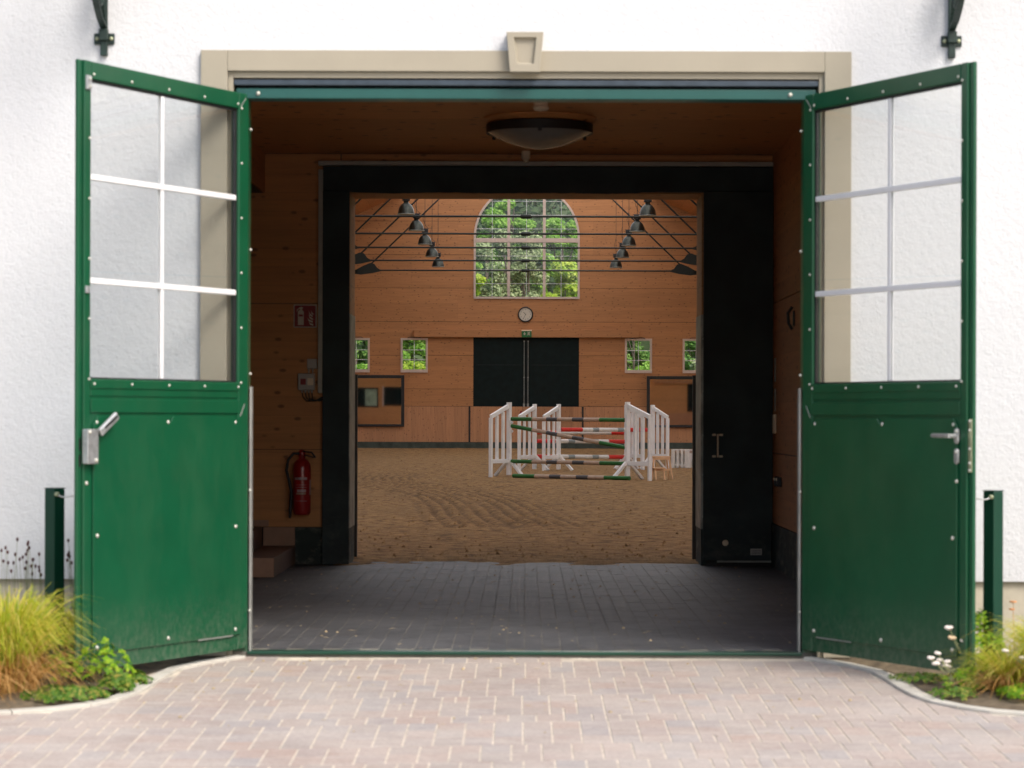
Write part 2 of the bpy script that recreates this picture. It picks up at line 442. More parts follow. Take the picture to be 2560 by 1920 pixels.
def sand_mat():
    m = NT('arena_sand'); v = m.world()
    n1 = m.noise(v, 5.5, 8, 0.75); n2 = m.noise(v, 0.35, 3); n3 = m.noise(m.world((1, 0.35, 1)), 1.6, 5, 0.7); n4 = m.noise(v, 26, 4, 0.7)
    c = m.ramp(n1, [(0.38, (0.13, 0.064, 0.018)), (0.5, (0.38, 0.212, 0.075)), (0.63, (0.54, 0.32, 0.125))])
    c = m.mix(m.ramp(n2, [(0.4, (0, 0, 0)), (0.7, (0.4,) * 3)]), c, (0.32, 0.19, 0.075))
    c = m.mix(m.ramp(n3, [(0.33, (0.7,) * 3), (0.42, (0, 0, 0))]), c, (0.17, 0.095, 0.035))
    an = m.n('ShaderNodeAttribute', attribute_name='groove_shade')      # shade of the harrow furrows put into the sand colour
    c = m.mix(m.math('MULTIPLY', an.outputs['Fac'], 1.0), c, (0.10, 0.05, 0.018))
    m.base(c); m.set(Roughness=0.98)
    m.bump(m.math('ADD', n1, m.math('MULTIPLY', n4, 0.6)), 1.0, 0.09)
    return m.m
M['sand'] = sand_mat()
M['win_view'] = simple('daylit_view_paint', (0.30, 0.38, 0.27), 0.3, var=0.4, scale=4)  # opaque pane, the daylight beyond the window put into its colour
M['wood_near'] = wood('spruce_panel_near_end', (0.58, 0.26, 0.09), 'X', 0.1375, seam=0.18)

# ================================================================== GROUND
def gz(y):
    """Height of the yard outside: falls gently away from the door."""
    return -0.030 + 0.030 * min(0.0, max(y, -15.0))

ys = [-400, -60, -15, -8, -4, -2, -0.1, 8, 84, 100, 115, 135, 170, 260]
zs = [-0.55, -0.52, -0.50, -0.29, -0.17, -0.11, -0.06, -0.06, -0.06, 1.0, 3.5, 8, 18, 40]
vs, fs = [], []
for y, z in zip(ys, zs):
    for x in (-400, -30, 30, 400): vs.append((x, y, z))
for i in range(len(ys) - 1):
    for k in range(3):
        a = i * 4 + k; fs.append((a, a + 1, a + 5, a + 4))
g = MB().add(vs, fs).build('ground', M['grassground']); tag(g, kind='structure')

def yard_sheet(name, x0, x1, y0, y1, dz, mat, n=10):
    vs, fs = [], []
    for i in range(n + 1):
        y = y0 + (y1 - y0) * i / n
        vs += [(x0, y, gz(y) + dz), (x1, y, gz(y) + dz)]
    for i in range(n): fs.append((2 * i, 2 * i + 1, 2 * i + 3, 2 * i + 2))
    return MB().add(vs, fs).build(name, mat)
yd = yard_sheet('yard', -25, 25, -40, -6.2, -0.006, M['gravel'], 14); tag(yd, kind='structure')

# kerb line (outer edge) of the paving: x as a function of y, on both sides
KL = [(-0.10, 1.55), (-0.35, 1.73), (-0.62, 1.85), (-0.95, 1.885), (-1.25, 1.90), (-1.5, 1.93), (-1.7, 1.98), (-1.86, 2.07), (-1.98, 2.18), (-2.08, 2.36), (-2.16, 2.6), (-2.22, 3.0), (-2.28, 4.2)]
def kerb_x(y):
    if y >= KL[0][0]: return KL[0][1]
    for (ya, xa), (yb, xb) in zip(KL, KL[1:]):
        if y >= yb:
            t = (ya - y) / (ya - yb); return xa + (xb - xa) * t
    return 9.0

fc = yard_sheet('forecourt', -5.0, 5.0, -6.2, -0.06, 0.0, M['sandjoint'], 30)
tag(fc, kind='structure')

def paver_mesh(name, w_, l_, h, ch, mat):
    a, b = w_ / 2, l_ / 2
    v = [(-a, -b, -h), (a, -b, -h), (a, b, -h), (-a, b, -h),
         (-a, -b, -ch), (a, -b, -ch), (a, b, -ch), (-a, b, -ch),
         (-a + ch, -b + ch, 0), (a - ch, -b + ch, 0), (a - ch, b - ch, 0), (-a + ch, b - ch, 0)]
    f = [(0, 1, 5, 4), (1, 2, 6, 5), (2, 3, 7, 6), (3, 0, 4, 7), (4, 5, 9, 8), (5, 6, 10, 9), (6, 7, 11, 10), (7, 4, 8, 11), (8, 9, 10, 11)]
    me = bpy.data.meshes.new(name); me.from_pydata(v, [], f); me.materials.append(mat); return me

def lay(spots, parent, name, mat, limit=300, gap=(0.009, 0.0015, 0.0015), tilt=0.0, jit=1.0):
    """spots: (x, y, z, width, length). The `limit` nearest to the camera are parts, the rest one stuff part."""
    spots.sort(key=lambda s: abs(s[1] - CY) + abs(s[0]) * 0.3)
    cache = {}
    for (x, y, z, w_, l_) in spots[:limit]:
        key = (round(w_, 3), round(l_, 3))
        if key not in cache: cache[key] = paver_mesh(name, w_ - gap[0], l_ - gap[1], 0.012, gap[2], mat)
        o = place(cache[key], name, parent, (x, y, z), (tilt + R(random.uniform(-0.15, 0.15)) * jit, R(random.uniform(-0.25, 0.25)) * jit, R(random.uniform(-0.3, 0.3))))
    V, F = [], []
    for (x, y, z, w_, l_) in spots[limit:]:
        a, b, ch, h = w_ / 2 - gap[0] / 2, l_ / 2 - gap[1] / 2, gap[2], 0.012
        ca, sa = math.cos(R(random.uniform(-0.5, 0.5))), math.sin(R(random.uniform(-0.5, 0.5)))
        n = len(V)
        for (px, py, pz) in [(-a, -b, -h), (a, -b, -h), (a, b, -h), (-a, b, -h), (-a, -b, -ch), (a, -b, -ch), (a, b, -ch), (-a, b, -ch), (-a + ch, -b + ch, 0), (a - ch, -b + ch, 0), (a - ch, b - ch, 0), (-a + ch, b - ch, 0)]:
            V.append((x + px * ca - py * sa, y + px * sa + py * ca, z + pz + py * tilt))
        for q in [(0, 1, 5, 4), (1, 2, 6, 5), (2, 3, 7, 6), (3, 0, 4, 7), (4, 5, 9, 8), (5, 6, 10, 9), (6, 7, 11, 10), (7, 4, 8, 11), (8, 9, 10, 11)]:
            F.append([n + i for i in q])
    if V:
        o = place(fast_mesh(name + '_field', np.array(V), np.array(F), mat), name + '_field', parent); o['kind'] = 'stuff'

spots = []
y = 0.30; k = 0
while y > -5.4:
    nb = random.choice([2, 2, 3, 3, 1])
    bl = 0.205; W = 0.127
    off = (0.5 * (k % 2)) * W + random.uniform(-0.012, 0.012)
    nx = 24
    i = -nx
    for i in range(-nx, nx + 1):
        x = i * W + off; wv_ = 0.10 * math.sin(x * 1.2 + 0.6) + 0.03 * x
        for j in range(nb):
            yc = y - bl * (j + 0.5) + wv_
            if yc > -0.13: continue
            if abs(x) > kerb_x(yc) - 0.03 or abs(x) > 2.75: continue
            z = gz(yc) + 0.0026 + random.uniform(-0.0008, 0.0008)
            if random.random() < 0.06:      # a cut stone: two halves side by side
                spots.append((x - W / 4, yc, z, W / 2, bl)); spots.append((x + W / 4, yc, z, W / 2, bl))
            else:
                spots.append((x, yc, z, W, bl))
    y -= bl * nb; k += 1
vis = [s for s in spots if abs(s[0]) < (s[1] - CY) * 1313 / FPX + 0.15 and s[1] > -4.75]
lay(vis, fc, 'paver', M['paver'], 300, (0.009, 0.0008, 0.0008), math.atan(0.03))

# kerbs and planting beds
for sgn, lab, slab in ((-1, 'pale curved concrete kerb round the left planting bed', 'l'), (1, 'pale curved concrete kerb round the right planting bed', 'r')):
    kt = empty('kerb', (sgn * 1.9, -1.2, gz(-1.2)))
    tag(kt, lab, 'kerb', 'kerbs edging the two planting beds')
    # dense polyline
    P = []
    for (ya, xa), (yb, xb) in zip(KL, KL[1:]):
        n = max(1, int(math.hypot(ya - yb, xa - xb) / 0.08))
        for i in range(n): P.append((xa + (xb - xa) * i / n, ya + (yb - ya) * i / n))
    P = [(sgn * x, y) for x, y in P]
    i = 0
    while i < len(P) - 1:
        j = min(i + 4, len(P) - 1)
        mb = MB(); wv = 0.062
        ring = []
        for q in range(i, j + 1):
            a = Vector(P[max(q - 1, 0)]); b = Vector(P[min(q + 1, len(P) - 1)])
            d = (b - a).normalized(); nrm = Vector((-d.y, d.x)) * (1 if sgn < 0 else -1)
            c = Vector(P[q]); shr = 0.003 * (1 if q == i else -1 if q == j else 0)
            c = c + d * shr
            for (s_, h) in ((0, -0.05), (0, 0.014), (0.004, 0.018), (wv, 0.018), (wv + 0.004, 0.014), (wv + 0.004, -0.05)):
                p = c - nrm * s_ * -1 if False else c + Vector((nrm.x * -s_, nrm.y * -s_)) * -1
                ring.append((p.x - kt.location.x, p.y - kt.location.y, gz(p.y) + h - kt.location.z))
        m6 = 6; nq = j - i + 1
        fsx = []
        for q in range(nq - 1):
            for s_ in range(5): fsx.append((q * m6 + s_, q * m6 + s_ + 1, (q + 1) * m6 + s_ + 1, (q + 1) * m6 + s_))
        fsx.append(tuple(range(m6))); fsx.append(tuple(reversed(range((nq - 1) * m6, nq * m6))))
        mb.add(ring, fsx).build('kerb_stone', M['kerb'], kt)
        i = j
    # soil sheet
    sv, sf = [], []
    ny, nx_ = 26, 30
    for a in range(ny + 1):
        yy = -0.08 + (-2.3 + 0.08) * a / ny
        xk = kerb_x(yy) + 0.05
        for b in range(nx_ + 1):
            x = xk + (5.0 - xk) * (b / nx_) ** 1.5
            h = 0.0 if b == 0 else 0.022 * mnoise.noise(Vector((x * 9, yy * 9, sgn))) + 0.018 * min(1, (x - xk) * 6)
            sv.append((sgn * x, yy, gz(yy) + 0.005 + max(-0.004, h)))
    for a in range(ny):
        for b in range(nx_):
            q = a * (nx_ + 1) + b; sf.append((q, q + 1, q + nx_ + 2, q + nx_ + 1))
    so = MB().add(sv, sf).build('flower_bed_soil', M['soil'], smooth=True); tag(so, kind='structure')

# ================================================================== FACADE
fa = empty('riding_hall', (0, 0, 0))
tag(fa, 'white plastered riding hall with a wide green double doorway in a beige surround', 'building')
FY = -0.10
f = MB()
f.box(-9, -1.60, FY, 0.34, 0.39, 7.5); f.box(1.60, 9, FY, 0.34, 0.39, 7.5); f.box(-1.60, 1.60, FY, 0.34, 3.12, 7.5)
f.build('plaster_wall', M['plaster'], fa)
f = MB(); f.box(-9, -1.60, FY + 0.03, 0.33, -0.5, 0.387); f.box(1.60, 9, FY + 0.03, 0.33, -0.5, 0.387)
f.build('concrete_plinth', M['plinth'], fa)
# surround: two jambs and a lintel, mitred by butting
SX0, SX1 = 1.750, 1.606
f = MB(); f.box(-SX0, -SX1, FY - 0.032, FY + 0.01, -0.02, 3.240); f.build('surround_jamb', M['surround'], fa, bevel=0.003)
f = MB(); f.box(SX1, SX0, FY - 0.032, FY + 0.01, -0.02, 3.240); f.build('surround_jamb', M['surround'], fa, bevel=0.003)
f = MB(); f.box(-SX1 + 0.001, SX1 - 0.001, FY - 0.032, FY + 0.01, 3.128, 3.240); f.build('surround_lintel', M['surround'], fa, bevel=0.003)
# inner step of the surround
f = MB(); f.box(-SX1 + 0.002, -1.578, FY - 0.006, 0.0, -0.02, 3.126); f.box(1.578, SX1 - 0.002, FY - 0.006, 0.0, -0.02, 3.126); f.box(-1.577, 1.577, FY - 0.006, 0.0, 3.094, 3.126)
f.build('surround_step', M['surround'], fa, bevel=0.002)
# keystone
ko = [(-0.106, 3.332), (0.092, 3.332), (0.073, 3.118), (-0.087, 3.118)]
ki = [(-0.068, 3.303), (0.054, 3.303), (0.040, 3.160), (-0.050, 3.160)]
ks = MB()
y0, y1, yr = FY - 0.092, FY + 0.01, FY - 0.068
o8 = [(x, y0, z) for x, z in ko] + [(x, y0, z) for x, z in ki] + [(x * 0.9 - 0.0007, yr, 3.2315 + (z - 3.2315) * 0.88) for x, z in ki] + [(x, y1, z) for x, z in ko]
ff = []
for i in range(4):
    j = (i + 1) % 4
    ff += [(i, j, 4 + j, 4 + i), (4 + i, 4 + j, 8 + j, 8 + i), (i, 12 + i, 12 + j, j)]
ff += [(8, 9, 10, 11), (12, 15, 14, 13)]
ks.add(o8, ff).build('keystone', M['surround'], fa, bevel=0.0025)
# steel door frame in the opening
for xa, xb in ((-1.577, -1.50), (1.50, 1.577)):
    MB().box(xa, xb, -0.055, 0.06, -0.01, 3.04).build('frame_jamb', M['door'], fa, bevel=0.004)
f = MB(); f.box(-1.565, 1.565, -0.085, 0.05, 2.985, 3.041); f.build('frame_head', M['rail'], fa, bevel=0.006)
f = MB(); f.box(-1.576, 1.576, -0.10, 0.04, 3.055, 3.086); f.build('weather_rail', M['rail_grey'], fa, bevel=0.005)
f = MB(); f.box(-1.576, 1.576, -0.02, 0.045, 3.0415, 3.0935); f.build('rail_backing', M['black'], fa)
for xa, xb in ((-1.492, -1.482), (1.482, 1.492)):
    MB().box(xa, xb, -0.045, 0.03, -0.008, 1.43).build('edge_strip', M['zinc_dull'], fa, bevel=0.002)
f = MB(); f.box(-1.50, 1.50, -0.075, 0.01, -0.016, 0.002); f.build('threshold', M['post'], fa, bevel=0.004)
rv = MB().lathe([(0.0080, 0), (0.0080, 0.003), (0.005, 0.006), (0.002, 0.007)], n=10, axis='Y').mesh('rivet', M['rivet'], True)
for x, z in ((-1.445, 3.012), (1.425, 3.012), (-1.45, 3.07)): 
    if z < 3.05: place(rv, 'rivet', fa, (x, -0.086, z), scale=(1.5, 1.5, 1.5))
for s_ in (-1, 1):
    for z in (2.82, 2.17, 1.50, 0.87, 0.22):
        place(rv, 'rivet', fa, (s_ * 1.487, -0.058, z))

# ------------------------------------------------------------------ scroll brackets
def bracket(x, side, label):
    b = empty('lantern_bracket', (x, FY, 3.3)); tag(b, label, 'bracket', 'wrought iron brackets on the facade')
    b_ = MB()
    b_.box(-0.019, 0.019, -0.030, -0.002, -0.092, 0.9)
    b_.build('wall_bar', M['iron'], b, bevel=0.004)
    b_ = MB(); b_.box(-0.055, 0.055, -0.014, 0.0, -0.030, 0.030); b_.build('fixing_plate', M['iron'], b, bevel=0.004)
    b_ = MB(); b_.box(-0.024, 0.024, -0.048, -0.012, -0.012, 0.05); b_.build('clamp', M['iron'], b, bevel=0.004)
    for s in (-1, 1):
        bo = place(MB().lathe([(0.011, 0), (0.011, 0.006), (0.006, 0.010)], n=12, axis='Y').mesh('bolt', M['brass'], True), 'bolt', b, (s * 0.038, -0.014, 0.0))
    # outer curved arm in the YZ plane
    pts = []
    for i in range(18):
        t = i / 17
        pts.append((-0.035 - 0.74 * math.sin(t * 1.45) ** 0.75, 0.06 + 0.82 * t ** 1.15))
    mb = MB()
    for (a, c) in zip(pts, pts[1:]):
        mb.beam((0, a[0], a[1]), (0, c[0], c[1]), 0.036, 0.010, (1, 0, 0))
    mb.build('curved_arm', M['iron'], b, bevel=0.002)
    # inner scroll
    sc = []
    for i in range(40):
        t = i / 39; a = t * 4.6 * math.pi; r = 0.105 * (1 - t * 0.82)
        sc.append((-0.17 + r * math.cos(a), 0.27 + r * math.sin(a) * 1.5))
    mb = MB()
    for (a, c) in zip(sc, sc[1:]):
        mb.beam((0, a[0], a[1]), (0, c[0], c[1]), 0.030, 0.009, (1, 0, 0))
    mb.build('scroll', M['iron'], b, bevel=0.002)
    mb = MB(); q = [(-0.045 - 0.10 * i / 9, 0.10 + 0.30 * (i / 9) ** 1.6) for i in range(10)]
    for (a, c) in zip(q, q[1:]): mb.beam((0, a[0], a[1]), (0, c[0], c[1]), 0.030, 0.009, (1, 0, 0))
    mb.build('inner_strap', M['iron'], b, bevel=0.002)
    mb = MB(); mb.beam((0, -0.01, 0.88), (0, -0.72, 0.88), 0.035, 0.03, (1, 0, 0)); mb.build('top_bar', M['iron'], b, bevel=0.003)
    mb = MB(); mb.lathe([(0.02, 0.86), (0.03, 0.82), (0.13, 0.72), (0.14, 0.70), (0.10, 0.48), (0.09, 0.46), (0.02, 0.44)], (0, -0.68, 0), 6)
    mb.build('lantern_body', M['iron'], b)
bracket(-2.272, -1, 'dark green scrolled wall bracket above the left door leaf')
bracket(2.290, 1, 'dark green scrolled wall bracket above the right door leaf')

# ================================================================== DOOR LEAVES
LW, LH, LT = 1.467, 3.010, 0.052
LA = math.atan2(0.879, 0.476)
def leaf(side, label):
    """Local frame: u along +X from the hinge, visible face towards -Y, built for the right leaf and mirrored for the left."""
    root = empty('door_leaf', (side * 1.520, -0.055, 0))
    tag(root, label, 'door', 'green double door leaves')
    # u axis direction in the world: (side*0.476, -0.879); visible face normal points towards the camera / passage axis
    root.rotation_euler = (0, 0, math.atan2(-0.888, side * 0.460))
    s = 1 if side < 0 else -1          # local +Y*s is the visible side
    def bxl(u0, u1, d0, d1, z0, z1, mb=None):
        mb = mb or MB(); a, b = sorted((s * d0, s * d1)); return mb.box(u0, u1, a, b, z0, z1)
    dm = M['door']
    T = LT / 2
    z0, z1 = 0.018, LH
    # frame profiles
    bxl(0.0, 0.094, -T, T, z0, z1).build('hinge_stile', dm, root, bevel=0.007)
    bxl(LW - 0.089, LW - 0.036, -T, T, z0, z1).build('lock_stile', dm, root, bevel=0.006)
    bxl(LW - 0.035, LW, -T + 0.020, T - 0.012, z0, z1).build('meeting_flange', dm, root, bevel=0.006)
    bxl(0.0945, LW - 0.0895, -T, T, z1 - 0.088, z1 - 0.001).build('top_rail', dm, root, bevel=0.006)
    bxl(0.0945, LW - 0.0895, -T, T, 1.366, 1.452).build('middle_rail', dm, root, bevel=0.005)
    bxl(0.0945, LW - 0.0895, -T + 0.004, T - 0.005, z0, 1.3655).build('lower_panel', dm, root)
    bxl(0.0945, LW - 0.0895, T - 0.003, T + 0.006, 1.405, 1.448).build('glazing_bead', dm, root, bevel=0.003)
    bxl(0.0945, LW - 0.0895, T - 0.0035, T + 0.004, 1.285, 1.352).build('upper_band', dm, root, bevel=0.005)
    # raised sheet with cut-outs round the fixing screws
    u0, u1, zz0, zz1, r = 0.075, 1.362, 0.098, 1.268, 0.042
    um = 0.737
    poly = [(u0, zz0), (u1, zz0), (u1, zz1 - r), (u1 - r * 0.75, zz1), (um + r, zz1), (um + r * 0.55, zz1 - r * 0.65), (um - r * 0.55, zz1 - r * 0.65), (um - r, zz1), (u0 + r * 1.7, zz1), (u0 + r * 0.8, zz1 - r * 0.5), (u0, zz1 - r * 1.2)]
    a, b = sorted((s * (T - 0.002), s * (T + 0.0065)))
    MB().prism(poly, a, b).build('cover_sheet', dm, root, bevel=0.003)
    # black gasket round the glass
    gk = MB()
    gk.box(0.0945, 0.103, -0.012, 0.012, 1.4525, 2.921); gk.box(LW - 0.098, LW - 0.0895, -0.012, 0.012, 1.4525, 2.921)
    gk.box(0.1035, LW - 0.0985, -0.012, 0.012, 2.910, 2.921); gk.box(0.1035, LW - 0.0985, -0.012, 0.012, 1.4525, 1.460)
    gk.build('gasket', M['rubber'], root)
    # glass in one sheet, glazing bars proud on both faces
    gx0, gx1, gz0, gz1 = 0.1035, LW - 0.0985, 1.461, 2.909
    MB().box(gx0, gx1, -0.003, 0.003, gz0, gz1).build('glass_pane', M['glass'], root)
    bm_ = M['bar_white']
    um2 = 0.765
    for sg in (-1, 1):
        ya, yb = sorted((sg * 0.0032, sg * 0.012))
        MB().box(um2 - 0.0125, um2 + 0.0125, ya, yb, gz0, gz1).build('glazing_bar', bm_, root, bevel=0.003)
        ya, yb = sorted((sg * 0.0034, sg * 0.016))
        for zc in (2.443, 1.934):
            MB().box(gx0, gx1, ya, yb, zc - 0.0145, zc + 0.0145).build('glazing_bar', bm_, root, bevel=0.004)
    # rivets
    def rivet(u, z, sc=1.0, d=T):
        place(rv, 'rivet', root, (u, s * d, z), (0, 0, 0 if s < 0 else math.pi), (sc, sc, sc))
    for k in range(5):
        rivet(0.100 + 0.3165 * k + (0.004 if k == 0 else -0.01 if k == 4 else 0), 1.427, 0.95, T + 0.006)
        rivet(0.100 + 0.3165 * k + (0.006 if k == 0 else -0.008 if k == 4 else 0), 2.946, 0.95)
    for k in range(6):
        rivet(0.070, 2.925 - 0.295 * k, 0.95); rivet(LW - 0.076, 2.925 - 0.295 * k, 0.95)
    for u in (0.128, 0.737, 1.332):
        for z in (1.238, 0.68, 0.13):
            if z == 0.68 and u == 0.737: continue
            rivet(u, z, 1.35, T + (0.0065 if z < 1.2 else 0.001))
    MB().box(0.15, 0.47, *sorted((s * (T + 0.0066), s * (T + 0.0078))), 0.094, 0.100).build('scratch', M['zinc_dull'], root)
    # worn scratches at the mitres
    MB().beam((0.035, s * (T + 0.001), 1.335), (0.078, s * (T + 0.001), 1.27), 0.006, 0.002, (1, 0, 0.6)).build('weld_mark', M['zinc_dull'], root)
    MB().beam((0.030, s * (T + 0.001), 2.985), (0.078, s * (T + 0.001), 2.935), 0.005, 0.002, (1, 0, 0.6)).build('weld_mark', M['zinc_dull'], root)
    for z in (0.35, 1.5, 2.65):
        MB().tube([(0.002, -s * T, z - 0.07), (0.002, -s * T, z + 0.07)], 0.012, 10).build('hinge', dm, root, smooth=True)
    return root, s, T, bxl

def place_rivet(root, u, y, z, s, sc=1.2): place(rv, 'screw', root, (u, y, z), (0, 0, 0 if s < 0 else math.pi), (sc, sc, sc))

root, s, T, bxl = leaf(-1, 'brighter green door leaf on the left, glazed above, with a zinc latch lever')
# bolt keep, top plate and lever latch on the left leaf
bxl(1.384, 1.428, T, T + 0.010, 2.865, 2.935).build('top_keep', M['zinc'], root, bevel=0.003)
for z in (2.882, 2.918): place_rivet(root, 1.40, s * (T + 0.010), z, s, 0.9)
bxl(1.396, 1.428, T, T + 0.012, 1.87, 1.905).build('bolt_guide', M['zinc'], root, bevel=0.003)
lt = bxl(1.358, 1.445, T + 0.001, T + 0.036, 1.035, 1.205).build('latch_case', M['zinc'], root, bevel=0.004)
mb = MB(); mb.beam((1.345, s * (T + 0.03), 1.185), (1.235, s * (T + 0.055), 1.275), 0.044, 0.020, (0.6, 0, 0.8)); mb.build('latch_lever', M['zinc'], root, bevel=0.008)
mb = MB(); mb.beam((1.322, s * (T + 0.045), 1.210), (1.252, s * (T + 0.068), 1.267), 0.010, 0.004, (0.6, 0, 0.8)); mb.build('lever_slot', M['black'], root)
place_rivet(root, 1.378, s * (T + 0.036), 1.052, s, 1.4); place_rivet(root, 1.43, s * (T + 0.036), 1.19, s, 1.4)
place_rivet(root, 1.41, s * T, 0.94, s, 1.3)
mb = MB(); mb.box(LW - 0.026, LW - 0.012, *sorted((s * (T - 0.0125), s * (T - 0.0105))), 1.10, 1.16); mb.box(LW - 0.026, LW - 0.012, *sorted((s * (T - 0.0125), s * (T - 0.0105))), 1.02, 1.08)
mb.build('strike_slot', M['black'], root)

root, s, T, bxl = leaf(1, 'darker green door leaf on the right, glazed above, with a steel lever handle')
hu = 1.360
MB().tube([(hu, s * T, 1.183), (hu, s * (T + 0.05), 1.183)], 0.011, 12).build('handle_neck', M['zinc'], root, smooth=True)
MB().tube([(hu + 0.004, s * (T + 0.052), 1.183), (hu - 0.125, s * (T + 0.056), 1.184), (hu - 0.14, s * (T + 0.05), 1.184)], [0.0115, 0.0105, 0.008], 12).build('lever_handle', M['zinc'], root, smooth=True)
def rosette(zc, hh):
    pl = []
    for i in range(24):
        a = 2 * math.pi * i / 24
        pl.append((hu + 0.017 * math.cos(a), zc + 0.017 * math.sin(a) + (hh if math.sin(a) >= 0 else -hh)))
    a, b = sorted((s * T, s * (T + 0.012)))
    return MB().prism(pl, a, b).build('lock_rosette', M['zinc'], root, bevel=0.003)
rosette(1.183, 0.022); rosette(1.083, 0.022)
for z in (1.205, 1.105): place_rivet(root, hu + 0.004, s * (T + 0.012), z, s, 1.1)
bxl(LW - 0.031, LW - 0.006, T - 0.0125, T - 0.006, 1.005, 1.265).build('lock_plate', M['brass'], root, bevel=0.002)
for z in (1.255, 1.21, 1.12, 1.05, 1.015): place_rivet(root, LW - 0.0185, s * (T - 0.006), z, s, 1.0)
place_rivet(root, 1.355, s * T, 0.96, s, 1.4)

# door stop posts with their hooks
def stop_post(x, y, rz, hookto, label):
    p = empty('stop_post', (x, y, gz(y))); tag(p, label, 'post', 'door stop posts beside the leaves')
    h = 0.925 - gz(y) - 0.03
    pb = MB().box(-0.037, 0.037, -0.037, 0.037, -0.05, h).build('post_body', M['post'], p, bevel=0.006)
    pb.rotation_euler = (0, 0, rz)
    pc = MB().box(-0.039, 0.039, -0.039, 0.039, h, h + 0.006).build('post_cap', M['post'], p, bevel=0.002)
    pc.rotation_euler = (0, 0, rz)
    hx, hy, hz = hookto[0] - x, hookto[1] - y, hookto[2] - gz(y)
    sx = 0.02 if hx > 0 else -0.02
    MB().tube([(sx, -0.047, hz - 0.004), (sx + hx * 0.15, -0.055, hz - 0.014), (sx + (hx - sx) * 0.6, -0.05, hz - 0.004), (hx, hy, hz)], 0.004, 8).build('hook', M['zinc'], p, smooth=True)
    MB().lathe([(0.012, -0.01), (0.012, 0.01), (0.006, 0.016)], (sx, -0.043, hz), 12, 'Y').build('hook_bolt', M['brass'], p, smooth=True)
stop_post(-2.415, -0.72, R(-36), (-2.205, -1.28, 0.868), 'dark green square steel post beside the left door leaf')
stop_post(2.405, -0.72, R(37), (2.205, -1.28, 0.868), 'dark green square steel post beside the right door leaf')

# ================================================================== PASSAGE
PY0, PY1 = 0.34, 7.80
XL, XR, CZ = -2.25, 2.13, 3.54
pf = MB().box(-2.6, 2.5, -0.06, 8.36, -0.08, -0.0009).build('passage_floor', M['darkjoint']); tag(pf, kind='structure')
sp = []
yy = 0.02
row = 0
while yy < 8.2:
    for i in range(-24, 24):
        x = i * 0.1 + 0.05
        y_ = yy + 0.1 + (0.1 if i % 2 else 0)
        if XL + 0.02 < x < XR + 0.05 and y_ < 8.15: sp.append((x, y_, random.uniform(-0.0004, 0.0004), 0.1, 0.2))
    yy += 0.2
sp = [q for q in sp if abs(q[0]) < (q[1] - CY) * 700 / FPX * (1 if q[1] < 4 else 1.3)]
for i, q in enumerate(sp): sp[i] = q
lay(sp, pf, 'paver', M['stable_paver'], 300, (0.0042, 0.0010, 0.0003), 0.0, 0.15)

# side walls
wr = MB().box(XR + 0.02, XR + 0.3, PY0 + 0.005, PY1 + 0.6, 0.0, CZ + 0.1).build('passage_wall_right', M['black']); tag(wr, kind='structure')
for (za, zb) in ((0.37, 0.965), (0.975, 2.25), (2.26, CZ - 0.004)):
    for (ya, yb) in ((PY0 + 0.02, 4.0), (4.008, PY1 - 0.003)):
        MB().box(XR, XR + 0.018, ya, yb, za, zb).build('panel', M['wood_y'], wr)
MB().box(XR - 0.015, XR + 0.018, PY0 + 0.02, PY1 - 0.003, 0.0, 0.366).build('plinth', M['base_dark'], wr)
wl = MB().box(XL - 0.3, XL - 0.02, PY0 + 0.005, 5.9, 0.0, CZ + 0.1).box(XL - 0.3, XL - 0.02, 5.9, PY1 + 0.1, 3.20, CZ + 0.1).build('passage_wall_left', M['black']); tag(wl, kind='structure')
for (za, zb) in ((0.37, 0.965), (0.975, 2.25), (2.26, CZ - 0.004)):
    MB().box(XL - 0.018, XL, PY0 + 0.02, 5.9, za, zb).build('panel', M['wood_y'], wl)
MB().box(XL - 0.018, XL, 5.905, PY1 - 0.003, 3.20, CZ - 0.004).build('panel', M['wood_y'], wl)
MB().box(XL - 0.018, XL + 0.015, PY0 + 0.02, 5.9, 0.0, 0.366).build('plinth', M['base_dark'], wl)
# ceiling of wide panels
pc = MB().box(-4.5, 2.5, PY0 + 0.005, PY1 + 0.5, CZ + 0.02, CZ + 0.3).build('passage_ceiling', M['black']); tag(pc, kind='structure')
yy = PY0 + 0.02
while yy < PY1 - 0.01:
    y2 = min(yy + 1.24, PY1 - 0.003)
    MB().box(XL - 0.017, XR + 0.017, yy, y2 - 0.006, CZ, CZ + 0.018).build('panel', M['wood_ceil'], pc)
    yy += 1.24
# inside face of the facade above the door
MB().box(-2.25, 2.13, 0.341, 0.345, 3.04, CZ).build('inner_lintel', M['wood_pass'], fa)
# niche beyond the left doorway
nb = MB().box(-4.5, -4.3, 5.6, 8.3, 0, 3.6).box(-4.3, XL - 0.3, 5.6, 5.85, 0, 3.6).build('niche_wall', M['wood_y']); tag(nb, kind='structure')

# end wall of the passage
ew = MB().box(-4.3, -1.56, PY1 + 0.02, PY1 + 0.50, 0, CZ + 0.1).box(1.56, 2.3, PY1 + 0.02, PY1 + 0.50, 0, CZ + 0.1).box(-1.56, 1.56, PY1 + 0.02, PY1 + 0.50, 3.215, CZ + 0.1).build('passage_end_wall', M['black']); tag(ew, kind='structure')
for (za, zb) in ((0.32, 0.985), (0.990, 2.245), (2.250, CZ - 0.003)):
    MB().box(-3.6, -1.60, PY1, PY1 + 0.018, za, zb).build('panel', M['wood_pass'], ew)
MB().box(-1.59, 2.128, PY1, PY1 + 0.018, 3.475, CZ - 0.003).build('panel', M['wood_pass'], ew)
MB().box(-1.98, -1.60, PY1 - 0.012, PY1 + 0.018, 0.0, 0.317).build('plinth', M['base_dark'], ew)
